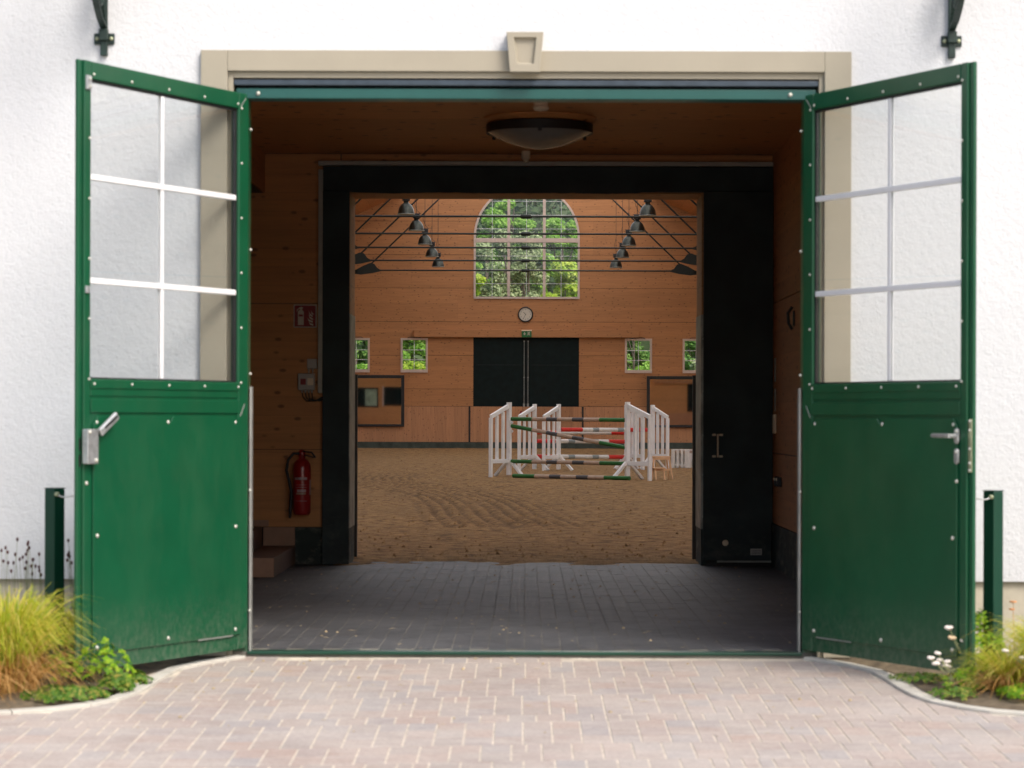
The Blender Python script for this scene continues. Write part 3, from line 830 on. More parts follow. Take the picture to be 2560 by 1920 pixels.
# reveal linings of the inner opening
MB().box(-1.559, -1.512, PY1 - 0.06, 8.36, 2.16, 3.20).build('reveal_board', M['wood_lintel'], ew)
MB().box(1.515, 1.559, PY1 - 0.06, 8.36, 2.16, 3.20).build('reveal_board', M['wood_lintel'], ew)
MB().box(-1.559, 1.559, PY1 + 0.021, 8.36, 3.202, 3.2148).build('reveal_board', M['wood_lintel'], ew)
MB().box(-1.559, -1.508, PY1 - 0.062, 8.36, 0.315, 2.158).build('steel_plate', M['worn_steel'], ew)
MB().box(1.511, 1.559, PY1 - 0.062, 8.36, 0.315, 2.158).build('steel_plate', M['worn_steel'], ew)
MB().box(-1.559, -1.512, PY1 - 0.058, 8.36, 0.0, 0.313).build('plinth', M['base_dark'], ew)
MB().box(1.515, 1.559, PY1 - 0.058, 8.36, 0.0, 0.313).build('plinth', M['base_dark'], ew)
for s_ in (-1, 1):
    for z in (0.42, 0.78, 1.12, 1.5, 1.95):
        place(rv, 'rivet', ew, (s_ * 1.530, PY1 - 0.064, z), scale=(0.8, 0.8, 0.8))
# lintel beam with an irregular waney lower edge
pts = []
n = 60
for i in range(n + 1):
    x = -1.50 + 3.0 * i / n
    base = 3.198 + 0.010 * mnoise.noise(Vector((x * 2.2, 3, 0))) + 0.006 * mnoise.noise(Vector((x * 11, 8, 0)))
    if x > 0.85: base += 0.018 * min(1, (x - 0.85) * 3) + 0.010 * mnoise.noise(Vector((x * 8, 1, 4)))
    pts.append((x, base))
MB().prism([(-1.51, 3.30)] + pts + [(1.51, 3.30)], PY1 - 0.075, PY1 - 0.06).build('dark_header_seal', M['panel_frame'], ew)

# dark sliding door, header and narrow left post in front of the wall
dh = MB().box(-1.745, 2.128, PY1 - 0.055, PY1 - 0.004, 3.216, 3.426).build('door_header', M['panel_frame'], ew, bevel=0.004)
MB().box(-1.745, -1.515, PY1 - 0.072, PY1 - 0.004, 0.002, 3.214).build('door_post', M['panel_frame'], ew, bevel=0.004)
sdoor = empty('sliding_door', (1.83, PY1 - 0.05, 0)); tag(sdoor, 'black green sliding door panel standing open at the right of the inner opening', 'door')
MB().box(-0.300, 0.297, -0.045, 0.0, 0.045, 3.214).build('door_panel', M['panel_frame'], sdoor, bevel=0.005)
MB().box(-0.180, 0.290, -0.062, -0.047, 0.030, 0.045).build('floor_rail', M['zinc_dull'], sdoor, bevel=0.003)
MB().tube([(-0.178, -0.085, 0.932), (-0.178, -0.085, 1.132)], 0.0075, 10).build('handle', M['cream'], sdoor, smooth=True)
for z in (0.94, 1.125):
    for x in (-0.208, -0.148):
        MB().box(x - 0.016, x + 0.016, -0.055, -0.0455, z - 0.009, z + 0.009).build('handle_plate', M['cream'], sdoor, bevel=0.003)
    MB().tube([(-0.178, -0.088, z), (-0.178, -0.045, z)], 0.005, 8).build('handle_stud', M['cream'], sdoor)
MB().lathe([(0.026, 0.0), (0.026, 0.004), (0.02, 0.007)], (-0.108, -0.0455, 0.197), 20, 'Y').build('door_button', M['cream'], sdoor, smooth=True)
MB().box(0.107, 0.205, -0.052, -0.0455, 0.094, 0.148).build('door_label', M['box_grey'], sdoor)
for k in range(3):
    MB().box(0.115, 0.197, -0.0535, -0.0525, 0.104 + k * 0.013, 0.109 + k * 0.013).build('label_line', M['p_grey'], sdoor)

# steel conduit channel
ch = empty('cable_channel', (-1.765, PY1 - 0.03, 2.4)); tag(ch, 'grey cable channel running up and along above the dark inner door', 'cable channel')
MB().box(-0.020, 0.020, -0.03, 0.028, -0.925, 1.0).build('upright', M['box_grey'], ch, bevel=0.002)
MB().box(-0.020, 3.893, -0.045, 0.028, 1.034, 1.072).build('top_run', M['box_grey'], ch, bevel=0.002)
for o_ in (ch,):
    for c_ in o_.children: c_.data.materials[0] = simple('grey_channel_steel', (0.36, 0.35, 0.30), 0.5, 0.2, var=0.1)

# steps by the left doorway
st = empty('steps', (-2.3, 6.95, 0)); tag(st, 'two red brown tiled steps rising into the left side doorway', 'steps')
MB().box(-1.2, 0.32, -0.93, 0.84, 0.0, 0.155).build('step', M['step_tile_b'], st, bevel=0.004)
MB().box(-1.2, 0.035, -0.90, 0.84, 0.156, 0.320).build('step', M['step_tile_b'], st, bevel=0.004)
x = 0.32
for wv in (0.30, 0.30, 0.30, 0.30):
    MB().box(x - wv + 0.003, x - 0.003, -0.939, -0.931, 0.002, 0.153).build('riser_tile', M['step_tile'], st, bevel=0.001); x -= wv
MB().box(0.045, 0.317, 0.828, 0.842, 0.160, 0.318).build('skirting_tile', M['step_tile'], st, bevel=0.001)
MB().box(-0.30, 0.09, 0.828, 0.842, 0.325, 0.378).build('skirting_tile', M['step_tile'], st, bevel=0.001)

# ceiling light
cl = empty('ceiling_light', (0.103, 5.25, CZ)); tag(cl, 'round frosted glass ceiling light with a black rim in the passage', 'ceiling light')
MB().lathe([(0.10, 0.0), (0.43, -0.004), (0.43, -0.012), (0.38, -0.05)], n=48).build('backplate', M['wood_pass'], cl, smooth=True)
MB().lathe([(0.40, -0.05), (0.405, -0.055), (0.405, -0.118), (0.395, -0.122), (0.39, -0.10)], n=48).build('rim', M['black'], cl, smooth=True)
MB().lathe([(0.388, -0.118), (0.31, -0.158), (0.22, -0.194), (0.13, -0.220), (0.06, -0.233), (0.004, -0.238)], n=48).build('glass_bowl', M['lampglass'], cl, smooth=True)
for k in range(3):
    a = R(-90 + 120 * k)
    MB().box(-0.013, 0.013, -0.008, 0.008, -0.145, -0.110).build('clip', M['black'], cl, loc=(0.402 * math.cos(a), 0.402 * math.sin(a), 0), rot=(0, 0, a + math.pi / 2))
sm = empty('smoke_detector', (0.107, 4.35, CZ)); tag(sm, 'round cream smoke detector on the ceiling in front of the light', 'smoke detector')
MB().lathe([(0.05, 0), (0.052, -0.006), (0.052, -0.022), (0.045, -0.024)], n=28).build('base', M['cream'], sm, smooth=True)
MB().lathe([(0.046, -0.026), (0.058, -0.029), (0.058, -0.044), (0.046, -0.056), (0.02, -0.060)], n=28).build('sensor_head', M['cream'], sm, smooth=True)
se = empty('motion_sensor', (0.0, 7.55, 3.50)); tag(se, 'small cream motion sensor on the ceiling behind the round light', 'sensor')
MB().lathe([(0.036, 0.04), (0.038, 0.03), (0.038, -0.02), (0.032, -0.028)], n=20).build('housing', M['cream'], se, smooth=True)
MB().lathe([(0.018, -0.028), (0.026, -0.034), (0.022, -0.052), (0.01, -0.058)], n=16).build('lens', M['cream'], se, smooth=True)

# fire extinguisher sign
fs_ = empty('fire_sign', (-1.900, PY1 - 0.006, 2.139)); tag(fs_, 'square dark red fire extinguisher sign with white pictograms on the plank wall', 'sign')
MB().box(-0.099, 0.099, -0.004, 0.002, -0.099, 0.099).build('border', M['sign_white'], fs_)
MB().box(-0.091, 0.091, -0.006, -0.0045, -0.091, 0.091).build('plate', M['sign_red'], fs_)
ex = MB()
body = [(-0.062, -0.078), (-0.012, -0.078), (-0.012, 0.040), (-0.020, 0.054), (-0.054, 0.054), (-0.062, 0.040)]
ex.prism([(-0.062, -0.078), (-0.012, -0.078), (-0.012, -0.004), (-0.062, -0.004)], -0.0085, -0.0065)
ex.prism([(-0.062, 0.014), (-0.012, 0.014), (-0.012, 0.036), (-0.022, 0.050), (-0.052, 0.050), (-0.062, 0.036)], -0.0085, -0.0065)
ex.prism([(-0.062, -0.004), (-0.056, -0.004), (-0.056, 0.014), (-0.062, 0.014)], -0.0085, -0.0065)
ex.prism([(-0.018, -0.004), (-0.012, -0.004), (-0.012, 0.014), (-0.018, 0.014)], -0.0085, -0.0065)
ex.prism([(-0.044, 0.050), (-0.028, 0.050), (-0.026, 0.060), (-0.016, 0.070), (-0.032, 0.080), (-0.052, 0.072), (-0.068, 0.058), (-0.074, 0.040), (-0.069, 0.040), (-0.062, 0.054), (-0.050, 0.062), (-0.044, 0.060)], -0.0085, -0.0065)
ex.build('extinguisher_pictogram', M['sign_white'], fs_)
fl = MB()
for (x0, z0, x1, z1, th) in ((0.030, 0.048, 0.064, 0.004, 0.012), (0.050, 0.052, 0.070, 0.020, 0.010), (0.030, 0.016, 0.068, -0.022, 0.013), (0.020, -0.016, 0.066, -0.044, 0.013), (0.032, -0.050, 0.070, -0.070, 0.014)):
    P_ = [(x0, z0), (x0 + (x1 - x0) * 0.35, z0 + (z1 - z0) * 0.60), (x1, z1), (x1, z1 - th), (x0 + (x1 - x0) * 0.30, z0 + (z1 - z0) * 0.72 - th * 0.8)]
    fl.prism(P_, -0.0085, -0.0065)
fl.build('flame_pictogram', M['sign_white'], fs_)

# alarm boxes
ab = empty('alarm_box', (-1.885, PY1, 1.572)); tag(ab, 'light grey alarm control box with a red square and cables below', 'control box')
MB().box(-0.072, 0.072, -0.055, -0.001, -0.072, 0.072).build('housing', M['box_grey'], ab, bevel=0.005)
MB().box(-0.050, -0.004, -0.058, -0.0555, -0.026, 0.026).build('red_plate', M['sign_red'], ab)
MB().box(0.010, 0.060, -0.057, -0.0555, -0.03, 0.03).build('cover', M['cream'], ab)
for k in range(4):
    x = -0.038 + 0.028 * k
    MB().lathe([(0.010, -0.072), (0.010, -0.082), (0.0075, -0.084), (0.0075, -0.095)], (x, -0.025, 0), 10).build('cable_gland', M['box_grey'], ab, smooth=True)
    MB().tube([(x, -0.025, -0.09), (x + 0.008, -0.028, -0.13 - 0.008 * k), (x + 0.04 + 0.01 * k, -0.028, -0.165), (x + 0.11, -0.02, -0.165 + 0.008 * k), (0.135, -0.015, -0.13)], 0.0045, 6).build('cable', M['base_dark'], ab, smooth=True)
jb = empty('junction_box', (-1.838, PY1, 1.727)); tag(jb, 'small square grey junction box just above the alarm control box', 'junction box')
MB().box(-0.042, 0.042, -0.04, -0.001, -0.042, 0.042).build('housing', M['box_grey'], jb, bevel=0.004)
for x in (-0.028, 0.006): MB().lathe([(0.009, -0.042), (0.009, -0.055), (0.006, -0.06), (0.006, -0.082)], (x, -0.02, 0), 10).build('cable_gland', M['box_grey'], jb, smooth=True)

# fire extinguisher
fe = empty('fire_extinguisher', (-1.915, PY1 - 0.105, 0.43)); tag(fe, 'red fire extinguisher with a black hose hanging on the plank wall', 'fire extinguisher')
MB().lathe([(0.060, 0.0), (0.072, 0.012), (0.0765, 0.03), (0.0765, 0.40), (0.070, 0.44), (0.045, 0.472), (0.030, 0.480), (0.026, 0.50)], n=32).build('cylinder', M['red'], fe, smooth=True)
MB().lathe([(0.028, 0.50), (0.030, 0.505), (0.030, 0.54), (0.018, 0.555)], n=20).build('valve', M['red'], fe, smooth=True)
mb = MB(); mb.beam((0.0, -0.01, 0.545), (0.085, -0.02, 0.535), 0.032, 0.014, (0, 1, 0)); mb.beam((0.08, -0.02, 0.54), (0.118, -0.025, 0.49), 0.030, 0.014, (0, 1, 0)); mb.build('handle', M['black'], fe, bevel=0.004)
mb = MB(); mb.beam((0.01, -0.01, 0.515), (0.105, -0.02, 0.492), 0.028, 0.010, (0, 1, 0)); mb.build('trigger', M['black'], fe, bevel=0.003)
MB().tube([(-0.02, -0.02, 0.525), (-0.07, -0.03, 0.525), (-0.115, -0.035, 0.47), (-0.13, -0.035, 0.38), (-0.105, -0.035, 0.29), (-0.088, -0.03, 0.20), (-0.092, -0.03, 0.10), (-0.098, -0.03, 0.03)], [0.011, 0.012, 0.013, 0.013, 0.014, 0.014, 0.015, 0.015], 10).build('hose', M['black'], fe, smooth=True)
MB().tube([(-0.098, -0.03, 0.03), (-0.100, -0.03, -0.03)], [0.017, 0.010], 10).build('nozzle', M['black'], fe, smooth=True)
def wrapped(a0, a1, z0, z1, r, name, mat, n=10):
    V = []; F = []
    for i in range(n + 1):
        a = R(a0 + (a1 - a0) * i / n)
        V += [(r * math.cos(a), r * math.sin(a), z0), (r * math.cos(a), r * math.sin(a), z1)]
    for i in range(n): F.append((2 * i, 2 * i + 2, 2 * i + 3, 2 * i + 1))
    return MB().add(V, F).build(name, mat, fe, smooth=True)
wrapped(-135, -50, 0.300, 0.322, 0.0775, 'label_band', M['label'])
wrapped(-118, -58, 0.195, 0.218, 0.0775, 'label_band', M['label'])
wrapped(-30, -5, 0.17, 0.30, 0.0775, 'side_label', M['label'])
wrapped(-125, -60, 0.175, 0.190, 0.0775, 'label_band', M['p_beige'])
wrapped(-130, -50, 0.118, 0.121, 0.0775, 'label_line', M['label'])
wrapped(-128, -55, 0.255, 0.258, 0.0775, 'label_line', M['label'])
wrapped(-128, -55, 0.235, 0.238, 0.0775, 'label_line', M['label'])
MB().box(-0.02, 0.02, 0.06, 0.105, 0.30, 0.5).build('wall_hook', M['black'], fe)

# small fittings on the right wall
ic = empty('wall_switches', (XR, 7.5, 1.28)); tag(ic, 'pale upright strips of a door control on the right passage wall', 'switch panel')
MB().box(-0.025, 0.0, -0.05, 0.03, -0.14, 0.02).build('lower_strip', M['cream'], ic, bevel=0.003)
MB().box(-0.012, 0.0, -0.02, 0.02, 0.05, 0.24).build('middle_strip', M['worn_steel'], ic, bevel=0.003)
MB().box(-0.012, 0.0, -0.02, 0.02, 0.30, 0.50).build('upper_strip', M['worn_steel'], ic, bevel=0.003)
hn = empty('wall_hook', (XR, 6.05, 2.06)); tag(hn, 'dark oval tack hook on the upper right passage wall', 'hook')
MB().tube([(-0.02, 0, -0.09), (-0.05, 0, -0.04), (-0.055, 0, 0.04), (-0.02, 0, 0.09)], 0.012, 8).build('loop', M['black'], hn, smooth=True)
MB().box(-0.015, 0.0, -0.02, 0.02, -0.06, 0.06).build('plate', M['black'], hn, bevel=0.003)
sk = empty('wall_socket', (XR, 7.15, 0.74)); tag(sk, 'pair of dark sockets low on the right passage wall', 'socket')
for y_ in (-0.12, 0.06):
    MB().box(-0.04, 0, y_ - 0.045, y_ + 0.045, -0.04, 0.04).build('housing', M['black'], sk, bevel=0.006)
    MB().lathe([(0.012, 0), (0.012, 0.004)], (-0.041, y_ - 0.03, 0.02), 8, 'Y').build('indicator', M['cream'], sk)

# black gate posts just inside the arena
for x0, x1, lab in ((-1.549, -1.503, 'slim black steel gate post at the left edge of the arena opening'), (1.500, 1.546, 'slim black steel gate post at the right edge of the arena opening')):
    gp = empty('gate_post', ((x0 + x1) / 2, 8.62, 0)); tag(gp, lab, 'post', 'black gate posts at the arena opening')
    h = (x1 - x0) / 2
    MB().box(-h, h, -0.03, 0.03, -0.02, 1.64).build('post_body', M['black'], gp, bevel=0.004)
    MB().box(-h - 0.004, h + 0.004, -0.034, 0.034, 1.64, 1.65).build('post_cap', M['black'], gp)

# ================================================================== ARENA
AY0, AY1 = 8.36, 76.75
# sand with harrow furrows
def sand_z(x, y):
    D = y - CY
    z = -0.004 + 0.014 * mnoise.noise(Vector((x * 1.1, y * 1.1, 0))) + 0.012 * mnoise.noise(Vector((x * 3.1, y * 3.1, 5)))
    if D > 80: z += 0.14 * min(1.0, (D - 80) / 8) ** 1.5
    t = min(1.0, max(0.0, (D - 28.0) / 26.0)); c = 0.0 - 3.1 * (t * t * (3 - 2 * t)) + 0.25 * math.sin(D * 0.35)
    u = x - c
    if 28.0 < D < 57 and abs(u) < 1.15:
        fade = min(1, (D - 28.0) / 0.5) * min(1, (57 - D) / 3) * min(1, (1.15 - abs(u)) / 0.45)
        z += 0.036 * fade * (abs(math.sin(math.pi * u / 0.19 + 0.4 * math.sin(D * 0.7))) ** 0.6 - 0.6) * 1.6 * (0.75 + 0.6 * mnoise.noise(Vector((x * 2, y * 0.7, 2))))
    elif 28.0 < D < 60 and abs(u) < 2.4 and u > 0:
        z += 0.008 * math.sin(2 * math.pi * u / 0.19)
    return z
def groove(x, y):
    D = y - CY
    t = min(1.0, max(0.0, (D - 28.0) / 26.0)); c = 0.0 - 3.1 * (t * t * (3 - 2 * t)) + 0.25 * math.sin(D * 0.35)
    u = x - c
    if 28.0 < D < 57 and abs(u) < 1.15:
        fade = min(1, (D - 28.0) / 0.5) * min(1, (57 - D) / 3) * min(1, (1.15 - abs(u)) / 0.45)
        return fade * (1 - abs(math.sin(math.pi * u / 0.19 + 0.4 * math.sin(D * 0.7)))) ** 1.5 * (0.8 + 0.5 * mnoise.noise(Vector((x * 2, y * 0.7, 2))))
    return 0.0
xs = np.concatenate([[-12.3, -8, -5.5], np.arange(-4.6, 3.6, 0.045), [4.5, 6, 8, 12.3]])
ys_ = np.concatenate([np.arange(7.20, 8.7, 0.06), np.arange(8.75, 14.2, 0.25), np.arange(14.2, 45, 0.13), np.arange(45, 76.8, 0.6), [77.2]])
V = np.array([(x, y, max(sand_z(x, y), -0.02 if y > 8.7 else -0.03)) for y in ys_ for x in xs])
V[:, 2] += 0.012
for q in range(len(V)):           # thin irregular spill of sand over the stone floor
    if V[q, 1] < 8.7:
        t = (V[q, 1] - 7.20) / 1.5
        V[q, 2] = -0.020 + 0.030 * min(1, t * 1.2) + 0.018 * mnoise.noise(Vector((V[q, 0] * 2.3, V[q, 1] * 3, 1))) + 0.006 * mnoise.noise(Vector((V[q, 0] * 9, V[q, 1] * 9, 7)))
V[np.isclose(V[:, 1], ys_[0]), 2] = -0.02
nx_, ny_ = len(xs), len(ys_)
ii = (np.arange(ny_ - 1)[:, None] * nx_ + np.arange(nx_ - 1)[None, :]).ravel()
F = np.stack([ii, ii + 1, ii + nx_ + 1, ii + nx_], 1)
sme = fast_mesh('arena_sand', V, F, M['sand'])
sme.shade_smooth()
at_ = sme.attributes.new('groove_shade', 'FLOAT', 'POINT'); at_.data.foreach_set('value', np.array([groove(v[0], v[1]) for v in V], dtype=np.float32))
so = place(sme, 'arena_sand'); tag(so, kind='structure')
# loose clods on the sand
cv, cf = [], []
for i in range(1500):
    y = 8.8 + (random.random() ** 1.6) * 50; x = random.uniform(-4.5, 4.5) * (0.4 + 0.6 * (y + 13) / 60)
    r_ = random.uniform(0.008, 0.028); z = sand_z(x, y) + 0.012
    n0 = len(cv)
    for (a, b, c) in ((1, 0, 0), (0, 1, 0), (-1, 0, 0), (0, -1, 0), (0, 0, 0.8)):
        q = random.uniform(0.7, 1.3) * r_; cv.append((x + a * q, y + b * q, z + c * q - (0 if c else r_ * 0.3)))
    cf += [(n0, n0 + 1, n0 + 4), (n0 + 1, n0 + 2, n0 + 4), (n0 + 2, n0 + 3, n0 + 4), (n0 + 3, n0, n0 + 4)]
co = place(fast_mesh('sand_clods', np.array(cv), np.array(cf), M['sand']), 'sand_clods'); tag(co, 'loose clods scattered over the brown arena sand', 'clods', kind='stuff')

# openings of the far wall: x0, x1, z0, top(x)
WX, WR_, WZ0, WZS = 0.04, 1.955, 5.66, 7.93
def arch_top(x): return WZS + math.sqrt(max(0.0, WR_ ** 2 - (x - WX) ** 2))
OPEN = [(-6.74, -5.74, 2.93, 4.20), (-4.60, -3.60, 2.93, 4.20), (3.67, 4.67, 2.93, 4.20), (5.80, 6.80, 2.93, 4.20), (-1.92, 1.98, 1.0, 4.235)]
def wall_quads(x0, x1, z0, z1, Y):
    """Front faces of a wall rectangle minus the openings."""
    bx = {x0, x1}
    for a, b, _, _ in OPEN:
        for q in (a, b):
            if x0 < q < x1: bx.add(q)
    for k in range(25):
        q = WX - WR_ * math.cos(math.pi * k / 24)
        if x0 < q < x1: bx.add(q)
    bx = sorted(bx); out = MB()
    for xa, xb in zip(bx, bx[1:]):
        if xb - xa < 1e-5: continue
        xm = (xa + xb) / 2; blocks = []
        for a, b, c, d in OPEN:
            if a < xm < b: blocks.append((c, d, c, d))
        if abs(xm - WX) < WR_: blocks.append((WZ0, arch_top(xa), WZ0, arch_top(xb)))
        blocks.sort(); la, lb = z0, z0
        for (ca, da, cb, db) in blocks + [(z1, 99, z1, 99)]:
            ta, tb = min(max(ca, z0), z1), min(max(cb, z0), z1)
            if ta - la > 1e-4 or tb - lb > 1e-4:
                out.add([(xa, Y, la), (xb, Y, lb), (xb, Y, tb), (xa, Y, ta)], [(0, 1, 2, 3)])
            la, lb = max(la, min(da, z1)), max(lb, min(db, z1))
    return out
aw = wall_quads(-12.2, 12.2, -0.2, 11.4, AY1 + 0.030).build('arena_wall_far', M['clockrim']); tag(aw, kind='structure')
o2 = wall_quads(-12.2, 12.2, -0.2, 11.4, AY1 + 0.30).build('outer_skin', M['plaster'], aw)
rows = [1.690, 2.327, 3.566, 4.808, 6.050, 7.280, 8.520, 9.770, 11.0]
for i, (a, b) in enumerate(zip(rows, rows[1:])):
    xo = -15 + (2.5 if i % 2 else 0.8)
    while xo < 12:
        xa, xb = max(xo, -12), min(xo + 5.0, 12)
        if xb - xa > 0.1:
            mbq = wall_quads(xa + 0.0008, xb - 0.0008, a + 0.006, b - 0.006, AY1)
            if mbq.f: mbq.build('panel', M['wood_x'], aw)
        xo += 5.0
# sliding-rail casing above the far door
MB().box(-4.11, 4.19, AY1 - 0.16, AY1 - 0.002, 4.235, 4.525).build('rail_casing', M['wood_x'], aw, bevel=0.006)

# kick boards
kw = MB().box(-12, 12, AY1 - 0.10, AY1 - 0.01, 0.2, 1.66).build('kick_wall', M['clockrim']); tag(kw, kind='structure')
x = -7.4; kb = MB().box(-0.0700, 0.0700, -0.012, 0.012, -0.655, 0.655).mesh('kick_board', M['wood_kick'])
i = 0
while x < 7.6:
    place(kb, 'kick_board', kw, (x, AY1 - 0.13 + random.uniform(-0.002, 0.002), 1.028)); x += 0.1425
MB().box(-12, -7.5, AY1 - 0.142, AY1 - 0.118, 0.373, 1.683).build('kick_board_side', M['wood_kick'], kw)
MB().box(7.7, 12, AY1 - 0.142, AY1 - 0.118, 0.373, 1.683).build('kick_board_side', M['wood_kick'], kw)
for xa, xb in ((-12, -4.0), (-3.99, 0.0), (0.01, 4.0), (4.01, 12)):
    MB().box(xa, xb, AY1 - 0.30, AY1 - 0.11, -0.1, 0.365 + random.uniform(-0.01, 0.01)).build('rubber_skirting', M['rubber_base'], kw, bevel=0.02)
for x in (-2.05, 2.12): MB().box(x - 0.032, x + 0.032, AY1 - 0.165, AY1 - 0.144, 0.37, 1.69).build('gate_strap', M['black'], kw)
MB().box(-0.098, -0.082, AY1 - 0.150, AY1 - 0.143, 0.35, 1.69).build('gate_gap', M['black'], kw)
MB().box(5.0, 5.02, AY1 - 0.150, AY1 - 0.143, 0.95, 1.69).build('white_cord', M['white'], kw)

# far sliding doors
fd = empty('arena_door', (0.03, AY1 + 0.02, 1.0)); tag(fd, 'tall black green double sliding door in the far arena wall', 'door')
MB().box(-1.95, -0.012, -0.01, 0.04, 0.0, 3.23).build('door_wing', M['panel_dark'], fd)
MB().box(0.012, 1.95, -0.01, 0.04, 0.0, 3.23).build('door_wing', M['panel_dark'], fd)
MB().box(-0.05, 0.05, 0.042, 0.06, 0.0, 3.23).build('meeting_seal', M['black'], fd)
for xa, xb in ((-1.83, -0.18), (0.18, 1.83)):
    MB().box(xa, xb, -0.016, -0.011, 2.215, 2.228).build('panel_joint', M['steel_dark'], fd)
for x in (-0.075, 0.068):
    MB().tube([(x, -0.05, 0.70), (x, -0.05, 3.12)], 0.012, 8).build('bolt_rod', M['zinc_dull'], fd, smooth=True)
    MB().box(x - 0.035, x + 0.035, -0.06, -0.012, 0.68, 0.80).build('rod_guide', M['zinc_dull'], fd)
    MB().box(x - 0.025, x + 0.025, -0.06, -0.012, 1.74, 1.78).build('rod_guide', M['zinc_dull'], fd)
    MB().box(x - 0.025, x + 0.025, -0.06, -0.012, 3.07, 3.12).build('rod_guide', M['zinc_dull'], fd)

# windows
def small_window(cx, label):
    wn = empty('arena_window', (cx, AY1, 2.93)); tag(wn, label, 'window', 'small windows in the far arena wall')
    h = 0.5
    fr = MB()
    fr.box(-h, -h + 0.075, -0.05, 0.10, 0, 1.27); fr.box(h - 0.075, h, -0.05, 0.10, 0, 1.27)
    fr.box(-h + 0.0755, h - 0.0755, -0.05, 0.10, 0, 0.115); fr.box(-h + 0.0755, h - 0.0755, -0.05, 0.10, 1.195, 1.27)
    fr.build('frame', M['winframe'], wn, bevel=0.006)
    br = M['bar_white']
    MB().box(-0.009, 0.009, 0.0, 0.03, 0.116, 1.194).build('muntin', br, wn)
    for z in (0.475, 0.835): MB().box(-h + 0.076, h - 0.076, 0.002, 0.032, z - 0.011, z + 0.011).build('muntin', br, wn)
    for i in range(2):
        for j in range(3):
            xa = (-h + 0.077, 0.0115)[i]; xb = (-0.0115, h - 0.077)[i]; za = (0.117, 0.487, 0.847)[j]; zb = (0.463, 0.823, 1.193)[j]
            MB().box(xa, xb, 0.014, 0.018, za, zb).build('pane', M['pane'], wn)
    MB().tube([(-0.24, -0.06, 1.275), (-0.18, -0.10, 1.30), (0.18, -0.10, 1.30), (0.24, -0.06, 1.275)], 0.012, 8).build('opener_bar', M['black'], wn, smooth=True)
small_window(-6.24, 'small white six pane window at the far left, half hidden by the opening')
small_window(-4.10, 'small white six pane window left of the far black door')
small_window(4.17, 'small white six pane window right of the far black door')
small_window(6.30, 'small white six pane window at the far right, cut by the opening')

aw2 = empty('arched_window', (WX, AY1, WZ0)); tag(aw2, 'large white arched window with many panes high in the far gable wall', 'window')
fr = MB(); t_ = 0.075
zs_ = WZS - WZ0
fr.box(-WR_, -WR_ + t_, -0.05, 0.12, 0, zs_); fr.box(WR_ - t_, WR_, -0.05, 0.12, 0, zs_); fr.box(-WR_ + t_ + 0.0005, WR_ - t_ - 0.0005, -0.05, 0.12, 0, t_)
n = 36
for k in range(n):
    a0, a1 = math.pi * k / n, math.pi * (k + 1) / n
    q = [(r_ * math.cos(a), zs_ + r_ * math.sin(a)) for r_, a in ((WR_, a0), (WR_, a1), (WR_ - t_, a1), (WR_ - t_, a0))]
    fr.prism(q, -0.05, 0.12)
fr.build('frame', M['winframe'], aw2)
MB().box(-WR_ + t_, WR_ - t_, -0.06, 0.10, 2.075, 2.235).build('transom', M['winframe'], aw2, bevel=0.006)
IR = WR_ - t_
for x in (-0.665, 0.645):
    MB().box(x - 0.052, x + 0.052, -0.055, 0.09, t_ + 0.001, 2.0745).build('mullion', M['winframe'], aw2, bevel=0.004)
    MB().box(x - 0.052, x + 0.052, -0.055, 0.09, 2.2355, zs_ + math.sqrt(IR ** 2 - x * x) - 0.01).build('mullion', M['winframe'], aw2, bevel=0.004)
xc = [-IR, -1.275, -0.665, -0.01, 0.645, 1.27, IR]
for x in (-1.275, -0.01, 1.27):
    MB().box(x - 0.007, x + 0.007, 0.0, 0.03, t_ + 0.001, 2.074).build('muntin', M['bar_white'], aw2)
    MB().box(x - 0.007, x + 0.007, 0.0, 0.03, 2.236, zs_ + math.sqrt(IR ** 2 - x * x) - 0.01).build('muntin', M['bar_white'], aw2)
zl = [0.56, 1.07, 1.58, 2.58, 3.09, 3.60]
for z in zl:
    half = IR if z < zs_ else math.sqrt(max(0.01, IR ** 2 - (z - zs_) ** 2))
    MB().box(-half, half, 0.002, 0.032, z - 0.007, z + 0.007).build('muntin', M['bar_white'], aw2)
zc = [t_, 0.56, 1.07, 1.58, 2.075]
for i in range(6):
    for j in range(4):
        MB().box(xc[i] + 0.012, xc[i + 1] - 0.012, 0.014, 0.018, zc[j] + 0.012, zc[j + 1] - 0.012).build('pane', M['pane'], aw2)
zc = [2.235, 2.58, 3.09, 3.60, 4.2]
for i in range(6):
    for j in range(4):
        xa, xb = xc[i] + 0.012, xc[i + 1] - 0.012
        def lim(x): return zs_ + math.sqrt(max(0.0, IR ** 2 - x * x)) - 0.004
        top = []
        for k in range(5):
            x = xb + (xa - xb) * k / 4
            top.append((x, max(zc[j] + 0.012, min(zc[j + 1] - 0.012, lim(x)))))
        if max(z for _, z in top) - zc[j] < 0.03: continue
        MB().prism([(xa, zc[j] + 0.011), (xb, zc[j] + 0.011)] + top, 0.014, 0.018).build('pane', M['pane'], aw2)

